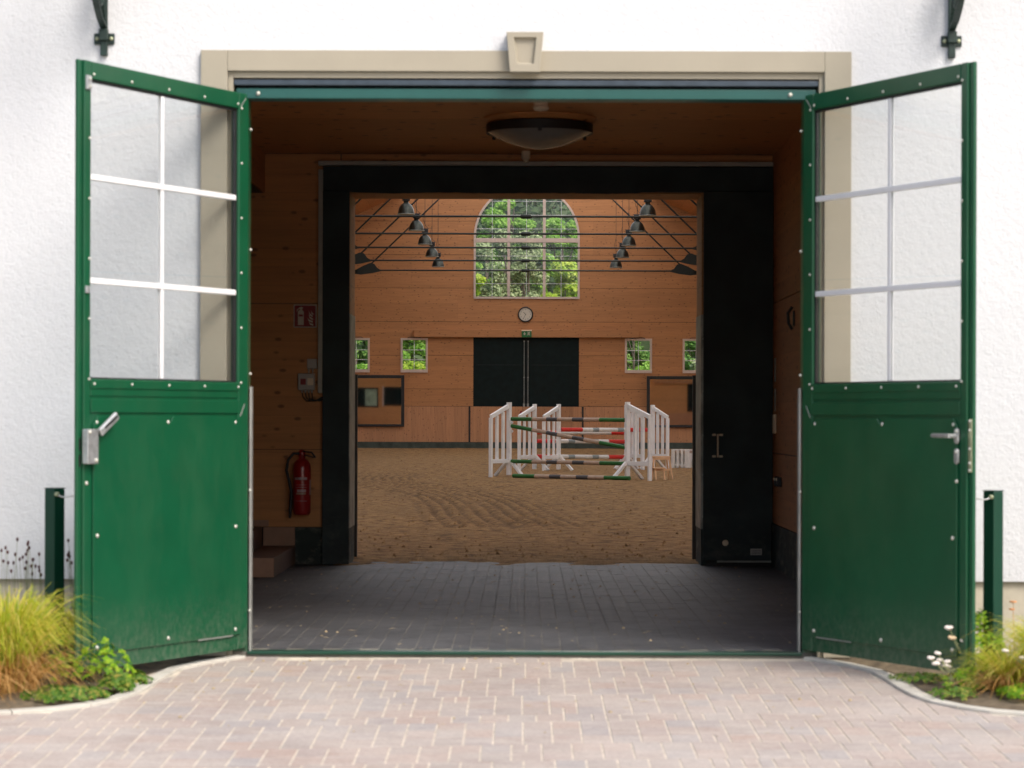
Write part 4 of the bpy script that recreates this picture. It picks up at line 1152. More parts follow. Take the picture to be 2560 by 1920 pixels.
# clock
ck = empty('wall_clock', (0.0, AY1 - 0.001, 5.085)); tag(ck, 'round wall clock with a dark rim under the arched window', 'clock')
MB().lathe([(0.275, 0.0), (0.285, 0.02), (0.283, 0.05), (0.262, 0.062), (0.240, 0.055), (0.236, 0.03)], n=48, axis='Y').build('rim', M['clockrim'], ck, smooth=True)
MB().lathe([(0.238, 0.0), (0.238, 0.034)], n=48, axis='Y').build('face', M['clockface'], ck)
for h in range(1, 13):
    a = R(90 - 30 * h)
    cu = bpy.data.curves.new('numeral', 'FONT'); cu.body = str(h); cu.size = 0.066; cu.align_x = 'CENTER'; cu.align_y = 'CENTER'; cu.extrude = 0.001
    cu.materials.append(M['black'])
    tmp = bpy.data.objects.new('numeral', cu); me = bpy.data.meshes.new_from_object(tmp); bpy.data.objects.remove(tmp)
    o = bpy.data.objects.new('numeral', me); COL.objects.link(o); o.parent = ck
    o.location = (0.185 * math.cos(a), -0.036, 0.185 * math.sin(a)); o.rotation_euler = (R(90), 0, 0)
def hand(ang, ln, wd, name):
    a = R(90 - ang); d = Vector((math.cos(a), 0, math.sin(a)))
    MB().beam(d * -0.03 + Vector((0, -0.042, 0)), d * ln + Vector((0, -0.042, 0)), wd, 0.003, Vector((-d.z, 0, d.x))).build(name, M['black'], ck)
hand(318, 0.125, 0.014, 'hour_hand'); hand(206, 0.185, 0.011, 'minute_hand')

# exit sign
es = empty('exit_sign', (0.045, AY1 - 0.17, 4.37)); tag(es, 'green emergency exit sign with a white arrow above the far door', 'sign')
MB().box(-0.18, 0.18, -0.05, 0.0, -0.135, 0.095).build('box', M['exit_green'], es, bevel=0.004)
MB().box(-0.19, 0.19, -0.06, 0.0, 0.097, 0.135).build('housing', M['cream'], es, bevel=0.004)
ar = MB(); ar.prism([(-0.088, 0.055), (-0.072, 0.055), (-0.072, -0.03), (-0.088, -0.03)], -0.053, -0.051); ar.prism([(-0.080, -0.055), (-0.035, -0.002), (-0.046, 0.008), (-0.080, -0.028), (-0.114, 0.008), (-0.125, -0.002)], -0.0535, -0.0515)
ar.build('arrow', M['sign_white'], es)
dr = MB(); dr.box(0.035, 0.045, -0.053, -0.051, -0.065, 0.065); dr.box(0.105, 0.118, -0.053, -0.051, -0.065, 0.065); dr.box(0.045, 0.105, -0.053, -0.051, 0.052, 0.065)
dr.build('doorway_pictogram', M['sign_white'], es)
rn = MB(); rn.lathe([(0.011, 0.051), (0.011, 0.053)], (0.068, 0, 0.035), 10, 'Y'); rn.prism([(0.055, 0.02), (0.08, 0.024), (0.083, -0.012), (0.098, -0.035), (0.092, -0.05), (0.072, -0.02), (0.060, -0.055), (0.050, -0.050), (0.062, -0.012)], -0.053, -0.051)
rn.build('running_figure', M['sign_white'], es)

# red letter on the kick boards
rl = empty('dressage_letter', (-0.155, AY1 - 0.145, 1.40)); tag(rl, 'red letter A painted marker on the kick boards below the far door', 'marker')
ra = MB(); ra.prism([(-0.10, -0.14), (-0.062, -0.14), (0.0, 0.06), (0.062, -0.14), (0.10, -0.14), (0.022, 0.13), (-0.022, 0.13)], -0.012, 0.0); ra.box(-0.06, 0.06, -0.0125, 0.0, -0.075, -0.045)
ra.build('letter', M['sign_red'], rl)

# arena mirrors
def mirror(x0, x1, z0, z1, label):
    m_ = empty('arena_mirror', ((x0 + x1) / 2, AY1 - 0.2, z0)); tag(m_, label, 'mirror', 'framed mirrors on the far arena wall')
    h = (x1 - x0) / 2; H = z1 - z0; t = 0.115
    fr = MB(); fr.box(-h, -h + t, -0.06, 0.04, 0, H); fr.box(h - t, h, -0.06, 0.04, 0, H); fr.box(-h + t, h - t, -0.06, 0.04, 0, t * 0.8); fr.box(-h + t, h - t, -0.06, 0.04, H - t, H)
    fr.build('frame', M['black'], m_, bevel=0.01)
    MB().box(-h + t, h - t, -0.008, 0.0, t * 0.8, H - t).build('mirror_glass', M['mirror'], m_)
    MB().box(-h, h, 0.041, 0.16, H, H + 0.02).build('top_ledge', M['wood_x'], m_)
mirror(-7.6, -4.45, 0.93, 2.83, 'wide black framed arena mirror left of the jump, showing a reflected window')
mirror(4.47, 7.6, 0.93, 2.82, 'wide black framed arena mirror right of the jump, reflecting plank wall')

# near end wall of the arena (seen in the mirrors), side walls, roof
nw = MB().box(-12.2, -1.562, AY0 + 0.001, AY0 + 0.15, -0.1, 11.5).box(1.562, 12.2, AY0 + 0.001, AY0 + 0.15, -0.1, 9).box(-1.562, 1.562, AY0 + 0.001, AY0 + 0.15, 3.216, 11.0).build('arena_wall_near', M['wood_near']); tag(nw, kind='structure')
MB().box(-9.15, -6.9, AY0 + 0.152, AY0 + 0.19, 2.05, 3.25).build('dark_shutter', M['panel_dark'], nw)
MB().box(-9.23, -9.155, AY0 + 0.152, AY0 + 0.20, 2.0, 3.3).build('shutter_trim', M['winframe'], nw)
MB().box(10.48, 11.9, AY0 + 0.152, AY0 + 0.19, 1.7, 3.5).build('dark_shutter', M['panel_dark'], nw)
MB().box(8.3, 11.1, AY0 + 0.152, AY0 + 0.28, 3.54, 3.75).build('rail_casing', M['wood_kick'], nw)
MB().box(-11.0, -9.5, AY0 + 0.152, AY0 + 0.20, 1.95, 3.2).build('window_board', M['panel_dark'], nw)
MB().box(-10.35, -9.6, AY0 + 0.202, AY0 + 0.206, 2.02, 3.1).build('window_view', M['win_view'], nw)
MB().box(2.0, 12, AY0 + 0.152, AY0 + 0.18, 0.1, 1.6).build('kick_boards', M['wood_kick'], nw)
for sx in (-1, 1):
    wv = MB()
    wv.box(min(sx * 12, sx * 12.2), max(sx * 12, sx * 12.2), AY0 + 0.15, AY1, -0.1, 1.9)
    wv.box(min(sx * 12, sx * 12.2), max(sx * 12, sx * 12.2), AY0 + 0.15, AY1, 5.7, 6.15)
    yy = AY0 + 0.15
    while yy < AY1:
        wv.box(min(sx * 12, sx * 12.2), max(sx * 12, sx * 12.2), yy, yy + 0.3, 1.9, 5.7); yy += 5.6  # band between the posts left open, widened to brighten the arena
    o = wv.build('arena_wall_side', M['wood_y']); tag(o, kind='structure')
rf = MB()
RZ, RS = 11.6, 0.458
for sx in (-1, 1):
    for (xa, xb) in ((4.6, 12.6),):
        rf.add([(sx * xa, AY0, RZ - RS * xa), (sx * xb, AY0, RZ - RS * xb), (sx * xb, AY1 + 0.35, RZ - RS * xb), (sx * xa, AY1 + 0.35, RZ - RS * xa)], [(0, 1, 2, 3)])
        rf.add([(sx * xa, AY0, RZ - RS * xa + 0.2), (sx * xb, AY0, RZ - RS * xb + 0.2), (sx * xb, AY1 + 0.35, RZ - RS * xb + 0.2), (sx * xa, AY1 + 0.35, RZ - RS * xa + 0.2)], [(0, 1, 2, 3)])
o = rf.build('arena_roof', M['wood_y']); tag(o, kind='structure')
rl_ = MB()
for sx in (-1, 1):
    yy = AY0 + 0.01
    while yy < AY1:
        y2 = min(yy + 2.1, AY1 + 0.3)
        rl_.add([(sx * 0.02, yy, RZ + 0.05), (sx * 4.7, yy, RZ - RS * 4.7 + 0.05), (sx * 4.7, y2 - 0.05, RZ - RS * 4.7 + 0.05), (sx * 0.02, y2 - 0.05, RZ + 0.05)], [(0, 1, 2, 3)]); yy += 2.1
pc_ = NT('added_roof_diffuser'); pc_.t.nodes.remove(pc_.b)
tl_ = pc_.n('ShaderNodeBsdfTranslucent'); tl_.inputs[0].default_value = (0.95, 0.93, 0.90, 1); pc_.l(tl_.outputs[0], pc_.out.inputs[0])
rl_.build('added_ridge_sheet', pc_.m, o)  # unseen translucent sheet, added to light the arena with diffused daylight

# steel tie trusses
names = ['nearest', 'second', 'third', 'fourth', 'farthest']
TD = [61.6, 67.4, 72.9, 78.9, 84.2]
TZ = 6.35
def truss(Y, label):
    t = empty('roof_truss', (0, Y, TZ)); tag(t, label, 'roof truss', 'steel tie trusses under the arena roof')
    mt = M['steel_dark']
    MB().tube([(-5.1, 0, 0), (-1.4, 0, 0), (0, 0, 0), (1.4, 0, 0), (5.1, 0, 0)], 0.026, 8).build('tie_rod', mt, t, smooth=True)
    MB().tube([(-0.14, 0, 0), (-0.11, 0, 0), (0.11, 0, 0), (0.14, 0, 0)], [0.03, 0.055, 0.055, 0.03], 8).build('turnbuckle', mt, t, smooth=True)
    for s_ in (-1, 1):
        MB().tube([(s_ * 5.35, 0, 0.20), (s_ * 1.35, 0, 4.05)], 0.026, 8).build('diagonal_rod', mt, t, smooth=True)
        MB().prism([(s_ * 4.95, -0.02), (s_ * 5.12, 0.08), (s_ * 5.22, 0.22), (s_ * 5.36, 0.25), (s_ * 5.60, 0.15), (s_ * 5.84, 0.02), (s_ * 5.93, -0.12), (s_ * 5.70, -0.15), (s_ * 5.30, -0.10)], -0.05, 0.05).build('node_plate', mt, t)
        MB().beam((s_ * 5.8, 0, -0.03), (s_ * 12.0, 0, -0.55), 0.10, 0.10, (0, 1, 0)).build('eaves_strut', mt, t)
for nm, D in zip(names, TD):
    truss(D + CY, {'nearest': 'dark steel tie truss nearest the doorway, uppermost rod across the window', 'second': 'dark steel tie truss second from the doorway', 'third': 'dark steel tie truss in the middle of the five',
                   'fourth': 'dark steel tie truss second from the far wall', 'farthest': 'dark steel tie truss next to the far wall, lowest rod'}[nm])

# pendant lamps
def lamp(x, Y, zrim, label, group):
    l = empty('pendant_lamp', (x, Y, zrim)); tag(l, label, 'pendant lamp', group)
    MB().lathe([(0.212, -0.006), (0.214, 0.0), (0.205, 0.03), (0.195, 0.10), (0.165, 0.18), (0.115, 0.245), (0.07, 0.275), (0.058, 0.30)], n=32).build('shade', M['lampmetal'], l, smooth=True)
    MB().lathe([(0.215, -0.014), (0.222, -0.010), (0.222, 0.002), (0.215, 0.006)], n=32).build('shade_rim', M['zinc_dull'], l, smooth=True)
    MB().lathe([(0.06, 0.295), (0.065, 0.33), (0.10, 0.335), (0.10, 0.35)], n=16).build('neck', M['black'], l, smooth=True)
    MB().box(-0.095, 0.095, -0.07, 0.07, 0.352, 0.455).build('ballast_box', M['black'], l, bevel=0.01)
    MB().beam((-0.12, 0, 0.462), (0.12, 0, 0.462), 0.03, 0.015, (0, 1, 0)).build('hanger', M['black'], l)
    MB().tube([(0, 0, 0.465), (0, 0, RZ - RS * abs(x) - zrim + 0.02)], 0.007, 6).build('cable', M['black'], l)
    MB().tube([(0.0, 0, 1.0), (-0.06, 0, 0.75), (0.02, 0, 0.55), (0.10, 0, 0.47)], 0.006, 6).build('flex', M['black'], l, smooth=True)
LPX = [(1013.8, 536, 61.0), (1039.6, 577, 66.7), (1061, 611.5, 72.2), (1079, 642, 78.3), (1094, 667, 83.8)]
RPX = [(1618, 538, 60.6), (1592, 578, 66.4), (1571, 613, 72.0), (1555, 643, 77.8), (1539, 668, 83.4)]
for side, L_ in (('left', LPX), ('right', RPX)):
    for nm, (px, py, D) in zip(names, L_):
        p = at(px, py, D + CY)
        lamp(p.x, p.y, p.z, 'dark metal dome lamp, %s of the five in the %s hanging row' % ({'nearest': 'nearest and highest', 'farthest': 'farthest and lowest'}.get(nm, nm), side), 'dome lamps hanging in two rows in the arena')

# ================================================================== JUMPS
def stand(main, outer, label, h1=1.60, h2=1.27, cup=True, face=1, foot_dir=None):
    """Wing stand: main post at `main`, low outer post at `outer` (ground points, x, y)."""
    c = Vector((main[0], main[1], 0)); s_ = empty('wing_stand', c); tag(s_, label, 'jump stand', 'white wing stands of the show jumps')
    d = Vector((outer[0] - main[0], outer[1] - main[1], 0)); L = d.length; w_ = d.normalized(); p_ = Vector((-w_.y, w_.x, 0))
    wm = M['white']
    PW, PT = 0.080, 0.066
    MB().beam((0, 0, 0.04), (0, 0, h1), PW, PT + 0.02, w_).build('main_post', wm, s_, bevel=0.003)
    MB().beam(w_ * L, w_ * L + Vector((0, 0, h2)), PW * 0.8, PT, w_).build('outer_post', wm, s_, bevel=0.003)
    MB().beam(w_ * 0.045 + Vector((0, 0, h1 - 0.085)), w_ * (L - 0.0) + Vector((0, 0, h2 + 0.02)), 0.085, PT - 0.006, (0, 0, 1)).build('top_rail', wm, s_, bevel=0.003)
    MB().beam(w_ * 0.044 + Vector((0, 0, 0.34)), w_ * (L - 0.036) + Vector((0, 0, 0.34)), 0.085, PT - 0.006, (0, 0, 1)).build('bottom_rail', wm, s_, bevel=0.003)
    for k in (1, 2):
        q = L * k / 3 + 0.0
        zt = h1 - 0.085 + (h2 + 0.02 - h1 + 0.085) * (q / L) - 0.045
        MB().beam(w_ * q + Vector((0, 0, 0.383)), w_ * q + Vector((0, 0, zt)), 0.076, 0.042, w_).build('slat', wm, s_, bevel=0.002)
    for sg in (-1, 1):
        MB().beam(Vector((0, 0, 0.36)) + p_ * sg * 0.03, p_ * sg * 0.36 + Vector((0, 0, 0.02)), 0.090, 0.050, w_).build('foot', wm, s_, bevel=0.003)
    if cup:
        q = w_ * -(PW / 2 + 0.012)
        MB().beam(q + Vector((0, 0, 0.08)), q + Vector((0, 0, h1)), 0.022, 0.030, w_).build('hole_rail', M['zinc_dull'], s_)
        hm = MB().box(-0.006, 0.006, -0.019, 0.019, -0.010, 0.010).mesh('rail_hole', M['black'])
        mbh = MB(); z = 0.12
        while z < h1 - 0.02:
            mbh.beam(q + Vector((0, 0, z)), q + Vector((0, 0, z + 0.022)), 0.010, 0.034, w_); z += 0.052
        mbh.build('rail_holes', M['black'], s_)
    return s_
stand((-0.345, 39.2), (-0.73, 38.65), 'white wing stand at the left end of the green and beige jump')
st2 = stand((2.10, 36.8), (2.52, 36.05), 'white wing stand at the right end of the green and beige jump')
stand((0.225, 45.2), (-0.14, 44.35), 'white wing stand of the red jump, left of the pair behind')
stand((0.80, 45.1), (0.44, 44.25), 'white wing stand of the red jump, right of the pair behind')
stand((3.17, 47.4), (3.51, 46.9), 'white wing stand of the red jump, behind the wooden stool')
stand((2.50, 46.9), (2.88, 46.4), 'white wing stand of the red jump seen through the nearer right stand')

def pole(a, b, bands, label, group, r=0.05, cups=True):
    a = Vector(a); b = Vector(b); root = empty('jump_pole', a); tag(root, label, 'jump pole', group)
    d = b - a
    for (t0, t1, mt) in bands:
        MB().tube([d * t0, d * t1], r, 16).build('band', M[mt], root, smooth=True)
GB = [(0, .193, 'p_green'), (.193, .323, 'p_beige'), (.323, .42, 'p_grey'), (.42, .553, 'p_beige'), (.553, .655, 'p_grey'), (.655, .79, 'p_beige'), (.79, 1, 'p_green')]
gA, gB = 'green and beige poles of the front jump', 'red and white poles of the rear jumps'
pole((-0.285, 39.15, 1.243), (2.045, 36.85, 1.229), GB, 'green, beige and grey pole, top one of the front jump', gA, 0.043)
pole((-0.285, 39.10, 1.093), (2.045, 36.85, 0.668), GB, 'green, beige and grey pole lying aslant in the front jump', gA, 0.043)
pole((-0.285, 39.15, 0.334), (2.055, 36.85, 0.336), GB, 'green, beige and grey pole, low level one of the front jump', gA, 0.043)
pole((-0.245, 37.9, 0.052), (2.12, 36.15, 0.052), GB, 'green, beige and grey pole lying on the sand', gA, 0.043)
RB = [(0, .24, 'p_red'), (.24, .36, 'p_white'), (.36, .43, 'p_silver'), (.43, .65, 'p_white'), (.65, .72, 'p_silver'), (.72, .78, 'p_white'), (.78, 1, 'p_red')]
RB2 = [(0, .19, 'p_red'), (.19, .33, 'p_white'), (.33, .40, 'p_silver'), (.40, .59, 'p_white'), (.59, .66, 'p_silver'), (.66, .77, 'p_white'), (.77, 1, 'p_red')]
def rp(px0, py0, px1, py1, D0, D1): return at(px0, py0, D0 + CY), at(px1, py1, D1 + CY)
a, b = rp(1402, 1074, 1616, 1074, 58.6, 60.2); pole(a, b, RB, 'red, white and silver pole, topmost of the rear jump', gB)
a, b = rp(1343, 1081, 1574, 1081.5, 60.4, 60.6); pole(a, b, [(0, .25, 'p_red'), (.25, .8, 'p_white'), (.8, 1, 'p_red')], 'red and white pole half hidden behind the topmost rear pole', gB)
a, b = rp(1342, 1102.5, 1572, 1103.5, 58.6, 60.2); pole(a, b, RB2, 'red, white and silver pole at middle height of the rear jump', gB)
a, b = rp(1342, 1141, 1572, 1142, 58.6, 60.2); pole(a, b, RB2, 'red, white and silver pole, lowest of the rear jump', gB)
for z in (1.185, 1.0):
    MB().lathe([(0.030, -0.02), (0.030, 0.03), (0.018, 0.04)], (0.062, -0.06, z - 0.02), 12, 'Y').build('pole_cup', M['bar_white'], bpy.data.objects['wing_stand'], smooth=True)

# wooden step stool
sx, sy = 2.79, 36.7
stl = empty('step_stool', (sx, sy, 0.01), R(14)); tag(stl, 'small wooden two step stool standing beside the right wing stand', 'stool')
wm = M['stool']
MB().box(-0.18, 0.20, 0.0, 0.22, 0.455, 0.480).build('top_board', wm, stl, bevel=0.004)
MB().box(-0.22, 0.02, -0.24, 0.0, 0.225, 0.250).build('lower_board', wm, stl, bevel=0.004)
for (x, x2) in ((-0.15, -0.20), (0.17, 0.24)):
    MB().beam((x, 0.03, 0.455), (x2, -0.02, 0), 0.035, 0.022, (1, 0, 0)).build('leg', wm, stl, bevel=0.002)
    MB().beam((x, 0.19, 0.455), (x2, 0.26, 0), 0.035, 0.022, (1, 0, 0)).build('leg', wm, stl, bevel=0.002)
for x in (-0.19, -0.01): MB().beam((x, -0.20, 0.225), (x, -0.26, 0), 0.035, 0.022, (1, 0, 0)).build('leg', wm, stl, bevel=0.002)
MB().beam((-0.14, 0.01, 0.43), (0.16, 0.01, 0.43), 0.045, 0.018, (0, 0, 1)).build('apron', wm, stl, bevel=0.002)
MB().beam((-0.17, 0.0, 0.20), (0.20, 0.0, 0.20), 0.038, 0.018, (0, 0, 1)).build('stretcher', wm, stl, bevel=0.002)
MB().beam((0.19, 0.0, 0.21), (0.20, 0.24, 0.21), 0.038, 0.018, (0, 0, 1)).build('stretcher', wm, stl, bevel=0.002)

# white cavaletti block with its pole
cb = empty('cavaletti_block', (3.79, 45.6, 0.02), R(-28)); tag(cb, 'low white plastic cavaletti block standing on the sand at right', 'cavaletti')
mb = MB()
for (x, w_) in ((-0.20, 0.10), (-0.075, 0.07), (0.04, 0.07), (0.17, 0.13)):
    mb.prism([(x - w_ / 2, 0.05), (x + w_ / 2, 0.05), (x + w_ / 2 * 0.9, 0.50), (x - w_ / 2 * 0.9, 0.50)], -0.11, 0.11)
mb.build('block_body', M['p_white'], cb, bevel=0.012)
MB().box(-0.23, 0.23, -0.09, 0.09, 0.40, 0.48).build('block_bridge', M['p_beige'], cb, bevel=0.01)
MB().box(-0.22, 0.22, -0.09, 0.09, 0.10, 0.15).build('block_base', M['p_white'], cb, bevel=0.01)
pole((4.05, 45.5, 0.21), (6.4, 45.9, 0.21), [(0, .6, 'p_white'), (.6, 1, 'p_green')], 'white pole lying from the cavaletti block to the right', 'cavaletti poles', 0.06)

# ================================================================== TREES BEHIND THE HALL
def leaf_cloud(centres, n_per, rad, size, squash=0.8):
    """Returns verts, faces: small rhombic leaves scattered in soft clumps."""
    c = np.repeat(np.asarray(centres, dtype=float), n_per, axis=0)
    N = len(c)
    dirs = rng.normal(size=(N, 3)); dirs /= np.linalg.norm(dirs, axis=1)[:, None]
    rr = rad * (0.25 + 0.75 * rng.random(N) ** 0.45)
    p = c + dirs * rr[:, None] * np.array([1, 1, squash])
    nrm = dirs * 0.5 + rng.normal(size=(N, 3)) * 0.45 + np.array([0.15, -0.45, 0.55]); nrm /= np.linalg.norm(nrm, axis=1)[:, None]
    t = rng.normal(size=(N, 3)); t -= nrm * (t * nrm).sum(1)[:, None]; t /= np.linalg.norm(t, axis=1)[:, None]
    b = np.cross(nrm, t); s = size * (0.6 + 0.8 * rng.random(N))[:, None]
    V = np.stack([p - t * s, p + b * s * 0.5, p + t * s, p - b * s * 0.5], 1).reshape(-1, 3)
    F = np.arange(4 * N).reshape(-1, 4)
    return V, F

def tree(x, y, z0, h, rad, mat, label, clumps=45, per=170, size=0.11, crown0=0.25, crad=None, cat='tree', name='broadleaf_tree'):
    t = empty(name, (x, y, z0)); tag(t, label, cat, 'trees behind the riding hall')
    cs = []
    for i in range(clumps):
        u = crown0 + (1 - crown0) * rng.random()
        prof = math.sin(math.pi * min(1, (u - crown0 * 0.7) / (1.03 - crown0 * 0.7))) ** 0.6
        a = rng.random() * 2 * math.pi; r_ = rad * prof * (0.35 + 0.65 * math.sqrt(rng.random()))
        cs.append((r_ * math.cos(a), r_ * math.sin(a), h * u))
    V, F = leaf_cloud(cs, per, crad or rad * 0.30, size)
    place(fast_mesh('crown', V, F, mat), 'crown', t)
    tb = MB()
    tb.tube([(0, 0, -0.3), (0.05 * h * 0.1, 0, h * 0.25), (0, 0.03 * h * 0.2, h * 0.55), (0.02, 0, h * 0.85)], [h * 0.022, h * 0.017, h * 0.010, h * 0.003], 8)
    for i in range(7):
        c = cs[int(rng.random() * len(cs))]; zb = min(c[2] * 0.75, h * (0.3 + 0.06 * i))
        tb.tube([(0, 0, zb), (c[0] * 0.5, c[1] * 0.5, (zb + c[2]) / 2 + 0.1), (c[0], c[1], c[2])], [h * 0.007, h * 0.005, h * 0.002], 5)
    tb.build('trunk', M['bark'], t, smooth=True)
def gh(y):
    return float(np.interp(y, ys, zs))
T_ = [
 (-0.55, 97.0, 9.75, 1.20, 'leaf_lime', 'bright lime oak like tree in the middle of the arched window', 40, 230),
 (1.35, 98.0, 8.75, 1.15, 'leaf_lime', 'bright lime tree in the right half of the arched window', 40, 230),
 (-1.45, 102.0, 9.3, 0.85, 'leaf_lime', 'bright green tree at the upper left of the arched window', 24, 200),
 (-1.15, 93.0, 8.1, 1.05, 'leaf_grey', 'pale grey green tree filling the lower left panes of the arched window', 50, 260),
 (0.10, 92.5, 7.9, 0.85, 'leaf_grey', 'pale grey green tree in the middle lower panes of the arched window', 44, 260),
 (1.45, 91.5, 6.95, 0.85, 'leaf_yell', 'yellow green bushy tree in the lower right panes of the arched window', 36, 230),
 (-1.9, 90.5, 6.6, 0.45, 'leaf_yell', 'yellow green young tree at the lower left edge of the arched window', 20, 200),
 (1.9, 101.0, 8.1, 0.9, 'leaf_lime', 'mid green tree at the right edge of the arched window', 30, 200),
 (-4.2, 94.0, 5.3, 0.95, 'leaf_lime', 'leafy tree behind the window left of the far door', 40, 200),
 (-6.3, 95.0, 5.4, 1.1, 'leaf_mid', 'mid green tree behind the leftmost small window', 40, 200),
 (4.0, 96.0, 5.2, 0.75, 'leaf_mid', 'mid green tree behind the window right of the far door', 34, 190),
 (6.4, 95.0, 5.4, 1.1, 'leaf_mid', 'mid green tree behind the rightmost small window', 40, 190),
]
for (xw, y, hw, rad, mt, lab, cl_, per) in T_:
    k_ = (y - CY) / 90.0                       # size at its own distance
    z0 = gh(y); big = mt == 'leaf_grey'; x = xw * k_; h = EYE + (hw - EYE) * k_; rad *= k_
    tree(x, y, z0, h - z0, rad, M[mt], lab, int(cl_ * (1.0 if big else 1.2)), int(per * 1.1), 0.075 if big else 0.09, crad=0.33 if not big else 0.45)
for (x, y, h, mt, lab) in ((-4.7, 88.5, 3.5, 'leaf_yell', 'low bright bush under the trees left of the far door'), (4.9, 88.5, 3.5, 'leaf_lime', 'low bright bush under the trees right of the far door'), (7.0, 88.5, 3.5, 'leaf_grey', 'low pale bush behind the rightmost small window'), (-6.6, 88.5, 3.3, 'leaf_lime', 'low bright bush behind the leftmost small window')):
    tree(x, y, gh(y), h - gh(y), 0.85, M[mt], lab, 16, 190, 0.08, crown0=0.1, crad=0.36, cat='bush', name='bush')
# dark wood on the hillside beyond
cs = []
for i in range(420):
    y = random.uniform(104, 150); x = random.uniform(-26, 26); z = gh(y) + random.uniform(1, 14)
    cs.append((x, y, z))
V, F = leaf_cloud(cs, 130, 1.9, 0.26, 1.2)
o = place(fast_mesh('forest', V, F, M['leaf_dark']), 'forest'); tag(o, 'dark wooded hillside behind the riding hall', 'forest', kind='stuff')

# ================================================================== BED PLANTS
def blades(n, c, rad0, hmin, hmax, spread, width, droop, seed, seg=6):
    """Arching ribbon blades growing from a tuft."""
    r = np.random.default_rng(seed); V = []; F = []
    for i in range(n):
        a = r.random() * 2 * math.pi; rr = rad0 * math.sqrt(r.random())
        bx_, by_ = c[0] + rr * math.cos(a), c[1] + rr * math.sin(a)
        a2 = a + r.normal() * 0.5; h = hmin + (hmax - hmin) * r.random(); sp_ = spread * (0.15 + 0.95 * r.random()); w0 = width * (0.6 + 0.8 * r.random())
        dr_ = droop * (0.3 + r.random()); n0 = len(V)
        tw = r.random() * math.pi
        for k in range(seg + 1):
            t = k / seg
            out = sp_ * (t ** 1.5); z = h * (1 - (1 - t) ** 1.6) - dr_ * t ** 3 * h
            px, py, pz = bx_ + out * math.cos(a2), by_ + out * math.sin(a2), c[2] + max(z, 0.004)
            ww = w0 * (1 - t ** 2) + 0.0006
            V.append((px - ww * math.cos(tw), py - ww * math.sin(tw) * 0.6, pz)); V.append((px + ww * math.cos(tw), py + ww * math.sin(tw) * 0.6, pz))
        for k in range(seg): F.append((n0 + 2 * k, n0 + 2 * k + 1, n0 + 2 * k + 3, n0 + 2 * k + 2))
    return np.array(V), np.array(F)

def grass_tuft(x, y, h, spread, n, label, seed, tan=0.35, w_=0.0026):
    t = empty('ornamental_grass', (x, y, gz(y) + 0.02)); tag(t, label, 'grass plant', 'ornamental grasses in the beds')
    V, F = blades(n, (0, 0, 0), spread * 0.30, h * 0.55, h, spread, w_, 0.45, seed)
    place(fast_mesh('green_blades', V, F, M['grass_gold']), 'green_blades', t)
    V, F = blades(int(n * tan), (0, 0, 0), spread * 0.4, h * 0.25, h * 0.6, spread * 1.15, w_ * 1.1, 0.95, seed + 1)
    place(fast_mesh('dry_blades', V, F, M['grass_tan']), 'dry_blades', t)
grass_tuft(-2.50, -1.52, 0.60, 0.36, 1800, 'big golden green ornamental grass tuft in front of the left post', 21)
grass_tuft(-2.75, -1.72, 0.50, 0.36, 1100, 'golden grass tuft at the left picture edge in the left bed', 24, 0.6)
grass_tuft(-2.30, -0.62, 0.42, 0.25, 420, 'thin pale grass tuft at the foot of the left post', 27, 0.3)
grass_tuft(2.60, -1.48, 0.46, 0.38, 1500, 'yellow green grass tuft in front of the right post', 31, 0.25)
grass_tuft(2.36, -1.42, 0.27, 0.28, 720, 'thin grass tuft between the white flowers and the right post', 33, 0.6)

def leafy(x, y, h, rad, n, label, mat, seed, lobes=5, size=0.022, flat=False, name='leafy_plant'):
    r = np.random.default_rng(seed)
    t = empty(name, (x, y, gz(y) + 0.02)); tag(t, label, 'plant', 'leafy plants in the beds')
    V, F = [], []; st_ = MB()
    for i in range(n):
        a = r.random() * 2 * math.pi; rr = rad * math.sqrt(r.random())
        hh = h * (1 - 0.55 * (rr / rad) ** 2) * (0.35 + 0.65 * r.random()); p = np.array([rr * math.cos(a), rr * math.sin(a), hh])
        if i % 4 == 0: st_.tube([(p[0] * 0.3, p[1] * 0.3, 0), (p[0] * 0.8, p[1] * 0.8, hh * 0.6), tuple(p)], 0.0016, 4)
        nrm = np.array([0.5 * math.cos(a), 0.5 * math.sin(a) - 0.3, 0.8]) + r.normal(size=3) * 0.25; nrm /= np.linalg.norm(nrm)
        u = np.cross(nrm, [0.3, 0.9, 0.1]); u /= np.linalg.norm(u); v = np.cross(nrm, u)
        for k in range(lobes):
            b = 2 * math.pi * k / lobes + r.random() * 0.4; d = u * math.cos(b) + v * math.sin(b); e = np.cross(nrm, d)
            s_ = size * (0.7 + 0.6 * r.random()); n0 = len(V)
            V += [p, p + d * s_ * 0.55 + e * s_ * 0.30, p + d * s_ + nrm * -0.15 * s_, p + d * s_ * 0.55 - e * s_ * 0.30]
            F.append((n0, n0 + 1, n0 + 2, n0 + 3))
    place(fast_mesh('leaves', np.array(V), np.array(F), mat), 'leaves', t)
    st_.build('stems', M['stem'], t)
leafy(-2.05, -1.38, 0.24, 0.15, 52, 'bright green leafy plant against the left door leaf', M['plant_green'], 41, 6, 0.026)
leafy(-2.16, -1.12, 0.36, 0.13, 80, 'green leafy plant behind the left grass tuft', M['plant_green'], 42, 6, 0.030)
leafy(-2.17, -1.72, 0.06, 0.20, 150, 'low green ground cover at the kerb of the left bed', M['plant_low'], 43, 5, 0.026)
leafy(-1.97, -1.50, 0.09, 0.08, 60, 'small rosette plant at the corner under the left door', M['plant_low'], 44, 6, 0.030)
